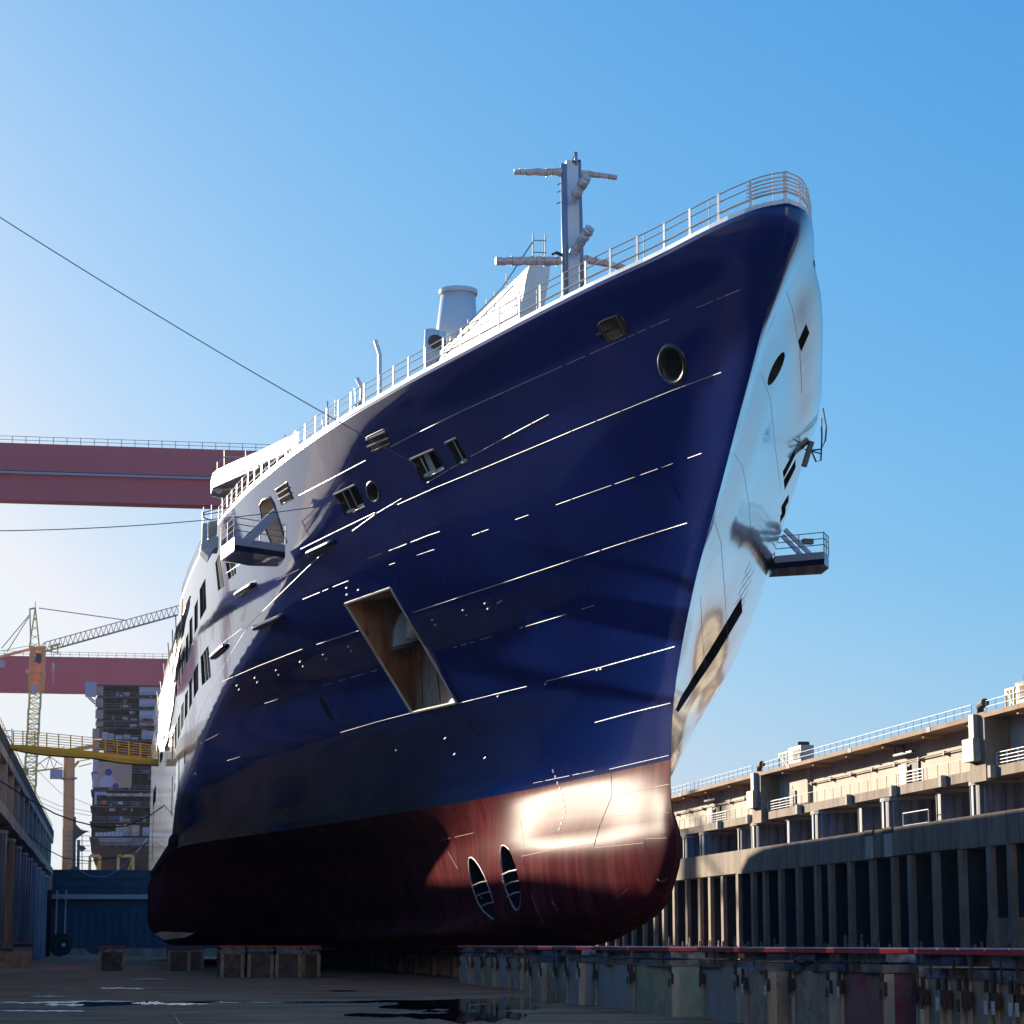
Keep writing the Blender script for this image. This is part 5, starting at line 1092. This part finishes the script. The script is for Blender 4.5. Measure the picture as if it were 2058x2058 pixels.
cb = MB().box((Cc(72, 1325).x, YC - 1.4, Cc(60, 1332).z), (Cc(83, 1325).x, YC + 1, Cc(60, 1315).z)).build('operator_cab', M['gate'], tc); MB().box((Cc(65, 1325).x, YC - 1.5, Cc(60, 1397).z), (Cc(76, 1325).x, YC - 1.2, Cc(60, 1377).z)).build('sign_panel', M['platgrey'], tc)
mb = MB(); lattice(mb, (mx + .2, YC, Cc(68, 1352).z), (mx + .3, YC, Cc(68, 1300).z), 1.15, 1.15, 4, (1, 0, 0), (0, 1, 0), .32); mb.build('tower_head', M['craneora'], tc)

mb = MB(); mb.poly([], []); ap = Cc(71, 1222)
for dx in (-10, 12):
    mb.bar(Cc(68 + dx, 1308, -1), ap + Vector((0, 0, 0)), .28); mb.bar(Cc(68 + dx, 1308, 1), ap, .28)
for v in (1240, 1258, 1276, 1292): w = (v - 1222) * .11; mb.bar(Cc(70 - w, v), Cc(71 + w, v + 8), .14); mb.bar(Cc(70 - w, v + 8), Cc(71 + w, v), .14)
mb.bar(ap, Cc(71, 1209), .15); mb.build('apex_frame', M['cranegreen'], tc)
mb = MB(); mb.bar(Cc(62, 1300, .5), Cc(60, 1224, .5), .3); mb.bar(Cc(60, 1224, .5), ap, .3); mb.build('ladder', M['platgrey'], tc)
mb = MB(); mb.bar(Cc(66, 1306), Cc(90, 1301), .8, .6); mb.build('jib_foot', M['craneora'], tc)
ja, jb = Cc(80, 1303), AY(385, 1219, YC); jd = (jb - ja); mb = MB(); nseg = 30; L = []
for i in range(nseg + 1):
    c = ja.lerp(jb, i / nseg); w = 1.0 if i else .3; L.append((c + Vector((0, -.8, -w)), c + Vector((0, .8, -w)), c + Vector((0, 0, w))))
for k_ in range(3): mb.tube([p[k_] for p in L], .10, 4)
for i in range(nseg):
    m_ = [L[i][0].lerp(L[i+1][0], .5), L[i][1].lerp(L[i+1][1], .5)]; mb.bar(L[i][2], m_[0], .09); mb.bar(m_[0], L[i+1][2], .09); mb.bar(L[i][2], m_[1], .09); mb.bar(m_[1], L[i+1][2], .09); mb.bar(L[i][0], L[i][1], .08)
mb.build('jib', M['cranepale'], tc)
mb = MB(); mb.bar(Cc(80, 1300), Cc(-60, 1335), .7, .5); mb.build('counter_jib', M['craneora'], tc); mb = MB(); mb.bar(Cc(58, 1298), Cc(-20, 1312), .1); mb.build('counter_jib_rail', M['scaf'], tc)
MB().box((Cc(-20, 1325).x, YC - 1, Cc(0, 1341).z), (Cc(10, 1325).x, YC + 1, Cc(0, 1328).z)).build('counterweight', M['platgrey'], tc)
for a, b in (((78, 1222), (250, 1246)), ((60, 1235), (3, 1303)), ((58, 1240), (14, 1310))): mb = MB(); mb.tube([Cc(*a), Cc(*b)], .10, 4); mb.build('pendant_line', M['scaf'], tc)
mb = MB(); mb.bar(Cc(99, 1300), Cc(122, 1294), .5, .5); mb.bar(Cc(98, 1308), Cc(120, 1314), .2); mb.bar(Cc(103, 1300), Cc(103, 1312), .3); mb.bar(Cc(116, 1296), Cc(116, 1312), .3); tr_ = mb.build('trolley', M['cranegreen'], tc)
mb = MB(); mb.tube([Cc(108, 1312), Cc(107, 1332)], .05, 4); mb.build('hoist_rope', M['scaf'], tc); mb = MB(); mb.tube([Cc(107, 1332), Cc(107, 1343), Cc(107, 1352)], [.35, .3, .1], 6); mb.tube([Cc(107, 1352), Cc(107, 1372)], .1, 5); mb.build('hook_block', M['offwhite'], tc)
# orange pillar crane
YP = 560.0
def Pp(u, v, dy=0): return AY(u, v, YP + dy)
pc = thing('pillar_crane', 'pale orange pillar crane with round column beyond the left dock wall', 'crane', loc=(Pp(138, 1750).x, YP, 0))
pts = [Vector((Pp(137, 1750).x, YP, 5)), Pp(138, 1640), Pp(138.5, 1570), Pp(139, 1518)]
mb = MB(); mb.tube(pts, [1.35, 1.35, 1.3, 1.3], 18); mb.build('column', M['craneora'], pc, smooth=False)
mb = MB(); mb.tube([Pp(138, 1566), Pp(138, 1563)], 1.9, 18); mb.build('gallery', M['scaf'], pc)
MB().box((Pp(101, 1555).x, YP - 1.5, Pp(110, 1565).z), (Pp(126, 1555).x, YP + 1.5, Pp(110, 1547).z)).build('machinery_house', M['greybox'], pc)
mb = MB(); mb.bar(Pp(60, 1551), Pp(126, 1543), .35); 
for a, b in (((60, 1545), (100, 1521)), ((100, 1521), (126, 1538)), ((70, 1549), (80, 1533)), ((80, 1533), (92, 1547)), ((92, 1547), (100, 1521)), ((100, 1521), (108, 1545)), ((108, 1545), (114, 1530)), ((82, 1532), (130, 1500))): mb.bar(Pp(*a), Pp(*b), .16)
mb.build('jib_frame', M['craneyel'], pc)
mb = MB(); mb.bar(Pp(148, 1542), Pp(158, 1530), .6); mb.bar(Pp(156, 1530), Pp(180, 1526), .2); mb.bar(Pp(158, 1541), Pp(184, 1534), .2); mb.bar(Pp(95, 1516), Pp(186, 1500), .6, .9); mb.build('boom_foot', M['craneyel'], pc)
# scaffold and steel post group left of the ship block
sg = thing('scaffold_bay', 'scaffolding with dark steel posts beside the orange crane column', 'scaffolding', loc=tuple(Pp(150, 1745)))
mb = MB()
for u in (127, 145, 165): mb.tube([Pp(u, 1748, -4), Pp(u, 1665, -4)], .09, 4)
for v in (1672, 1680, 1690, 1700, 1710, 1722, 1735): mb.tube([Pp(126, v, -4), Pp(181, v, -4)], .07, 4)
mb.build('tubes', M['scaf'], sg)
for u, v in ((150, 1642), (158, 1688)): mb = MB(); mb.bar(Pp(u, v, -5), Pp(u - 1, 1748, -5), .65); mb.build('steel_post', M['steel'], sg)
for q in ([(152, 1656), (164, 1668), (178, 1670), (164, 1678), (152, 1688)], [(158, 1698), (168, 1700), (174, 1706), (162, 1712)], [(139, 1749), (150, 1739), (164, 1749)]): mb = MB(); mb.prism([Pp(*p, -5.2) for p in q], (0, .3, 0)); mb.build('gusset_plate', M['blkdeck'], sg, fix=True)
# yellow gangway from the left quay to the ship
YN = 252.0
def N_(u, v, dy=0): return AY(u, v, YN + dy)
gw = thing('gangway', 'yellow steel gangway from the left quay across to the ship side', 'gangway', loc=tuple(N_(20, 1500)))
G0 = [(17, 1496), (52, 1497), (130, 1504), (190, 1510), (319, 1526)]; G1 = [(17, 1503), (52, 1511), (100, 1517), (190, 1523), (250, 1533), (319, 1537)]
mb = MB(); P = [N_(*p) for p in G0] + [N_(*p) for p in G1[::-1]]; mb.prism(P, (0, .12, 0)); mb.build('side_girder', M['gangyel'], gw, fix=True); mb = MB(); mb.prism([p + Vector((0, 2.2, 0)) for p in P], (0, .12, 0)); mb.build('side_girder', M['gangyel'], gw, fix=True)
for a, b in zip(G1[:-1], G1[1:]): mb = MB(); pa, pb = N_(*a), N_(*b); mb.poly([pa, pb, pb + Vector((0, 2.3, 0)), pa + Vector((0, 2.3, 0))], [(0, 1, 2, 3)]); mb.build('underside_plate', M['gangyel'], gw)
for va, vb in ((1500.5, 1530),): mb = MB(); mb.bar(N_(24, 1501.5, -.06), N_(319, 1531.5, -.06), .06, .12); mb.build('girder_flange', M['gangyel'], gw)
for h in (0, 5, 10, 15, 20, 25):
    for dy in (0, 2.2): mb = MB(); mb.tube([N_(27, 1494 - h, dy)] + [N_(u, v - h - 2, dy) for u, v in G0[1:]], .035 if h else .02, 4); mb.build('rail', M['scaf' if h < 25 and dy else 'gangyel'], gw)
for i, u in enumerate([27, 46, 70, 94, 118, 142, 165, 188, 212, 236, 259, 282, 305, 318]):
    v = np.interp(u, [g[0] for g in G0], [g[1] for g in G0]); mb = MB(); mb.bar(N_(u, v + 1), N_(u, v - 28), .12); mb.build('rail_post', M['gangyel'], gw)
sc_ = thing('scaffold_tower', 'small scaffold frame at the quay end of the yellow gangway', 'scaffolding', loc=tuple(N_(16, 1500)))
mb = MB()
for u in (8, 24): mb.tube([N_(u, 1500, -.5), N_(u, 1464, -.5)], .05, 4)
for v in (1468, 1480): mb.tube([N_(8, v, -.5), N_(24, v + 1, -.5)], .04, 4)
mb.tube([N_(0, 1462, -.5), N_(24, 1492, -.5)], .04, 4); mb.build('tubes', M['scaf'], sc_)
# ropes and cables
def rope(pts3, r, m, label, name='mooring_rope', cat='rope', group=None, sag=0):
    if sag:
        a, b = pts3; pts3 = [a.lerp(b, t) - Vector((0, 0, 4 * sag * t * (1 - t))) for t in [k / 16 for k in range(17)]]
    mb = MB(); mb.tube(pts3, r, 6); tag(mb.build(name, M[m]), label, cat, group)
a = HP(842, 937)[0]; rope([AY(-20, 424, 115), a], .026, 'rope', 'taut mooring rope running from the bow opening up to the upper left', sag=.25)
b = HP(693, 1010)[0]; rope([AY(-20, 1067, 120), b], .026, 'rope', 'nearly level mooring rope from the hull opening to the left edge', sag=.35)
def P3(l): return [AY(u, v, y) for u, v, y in l]
rope(P3([(-10, 1563, 235), (60, 1607, 236), (110, 1635, 237), (150, 1650, 238), (207, 1664, 240), (255, 1660, 242), (300, 1640, 243), (343, 1609, 244)]), .07, 'cable', 'thick black cable sagging from the left wall to the ship side', 'power_cable', 'cable')
rope(P3([(55, 1675, 300), (90, 1705, 300), (130, 1725, 301), (180, 1731, 302), (240, 1722, 303), (300, 1692, 304)]), .06, 'cable', 'lower black cable sagging in front of the dock gate', 'power_cable', 'cable')
rope(P3([(158, 1748, 400), (180, 1760, 398), (210, 1763, 396), (240, 1748, 394), (275, 1712, 392), (296, 1686, 390)]), .06, 'palerope', 'pale rope looping down in front of the dock gate')
for i, (v0, v1) in enumerate([(1548, 1620), (1600, 1632), (1610, 1640)]): rope(P3([(75, v0, 500), (120, v0 + (v1 - v0) * .62, 500), (186, v1, 500)]), .05, 'scaf', 'thin line between the crane mast and the ship block, %s of three' % ['highest', 'middle', 'lowest'][i], 'thin_line', 'cable', 'thin lines in the far yard')
# haze
hz = MB().box((-520, -260, -2.2), (720, 1170, 120)); ho = hz.build('haze', None); ho['kind'] = 'stuff'
hm = bpy.data.materials.new('haze_air'); hm.use_nodes = True; hn = hm.node_tree; hn.nodes.clear(); pv = hn.nodes.new('ShaderNodeVolumePrincipled'); oo = hn.nodes.new('ShaderNodeOutputMaterial')
pv.inputs['Density'].default_value = .00008; pv.inputs['Color'].default_value = (.93, .95, 1, 1); pv.inputs['Anisotropy'].default_value = 0; hn.links.new(pv.outputs[0], oo.inputs['Volume']); ho.data.materials.append(hm)
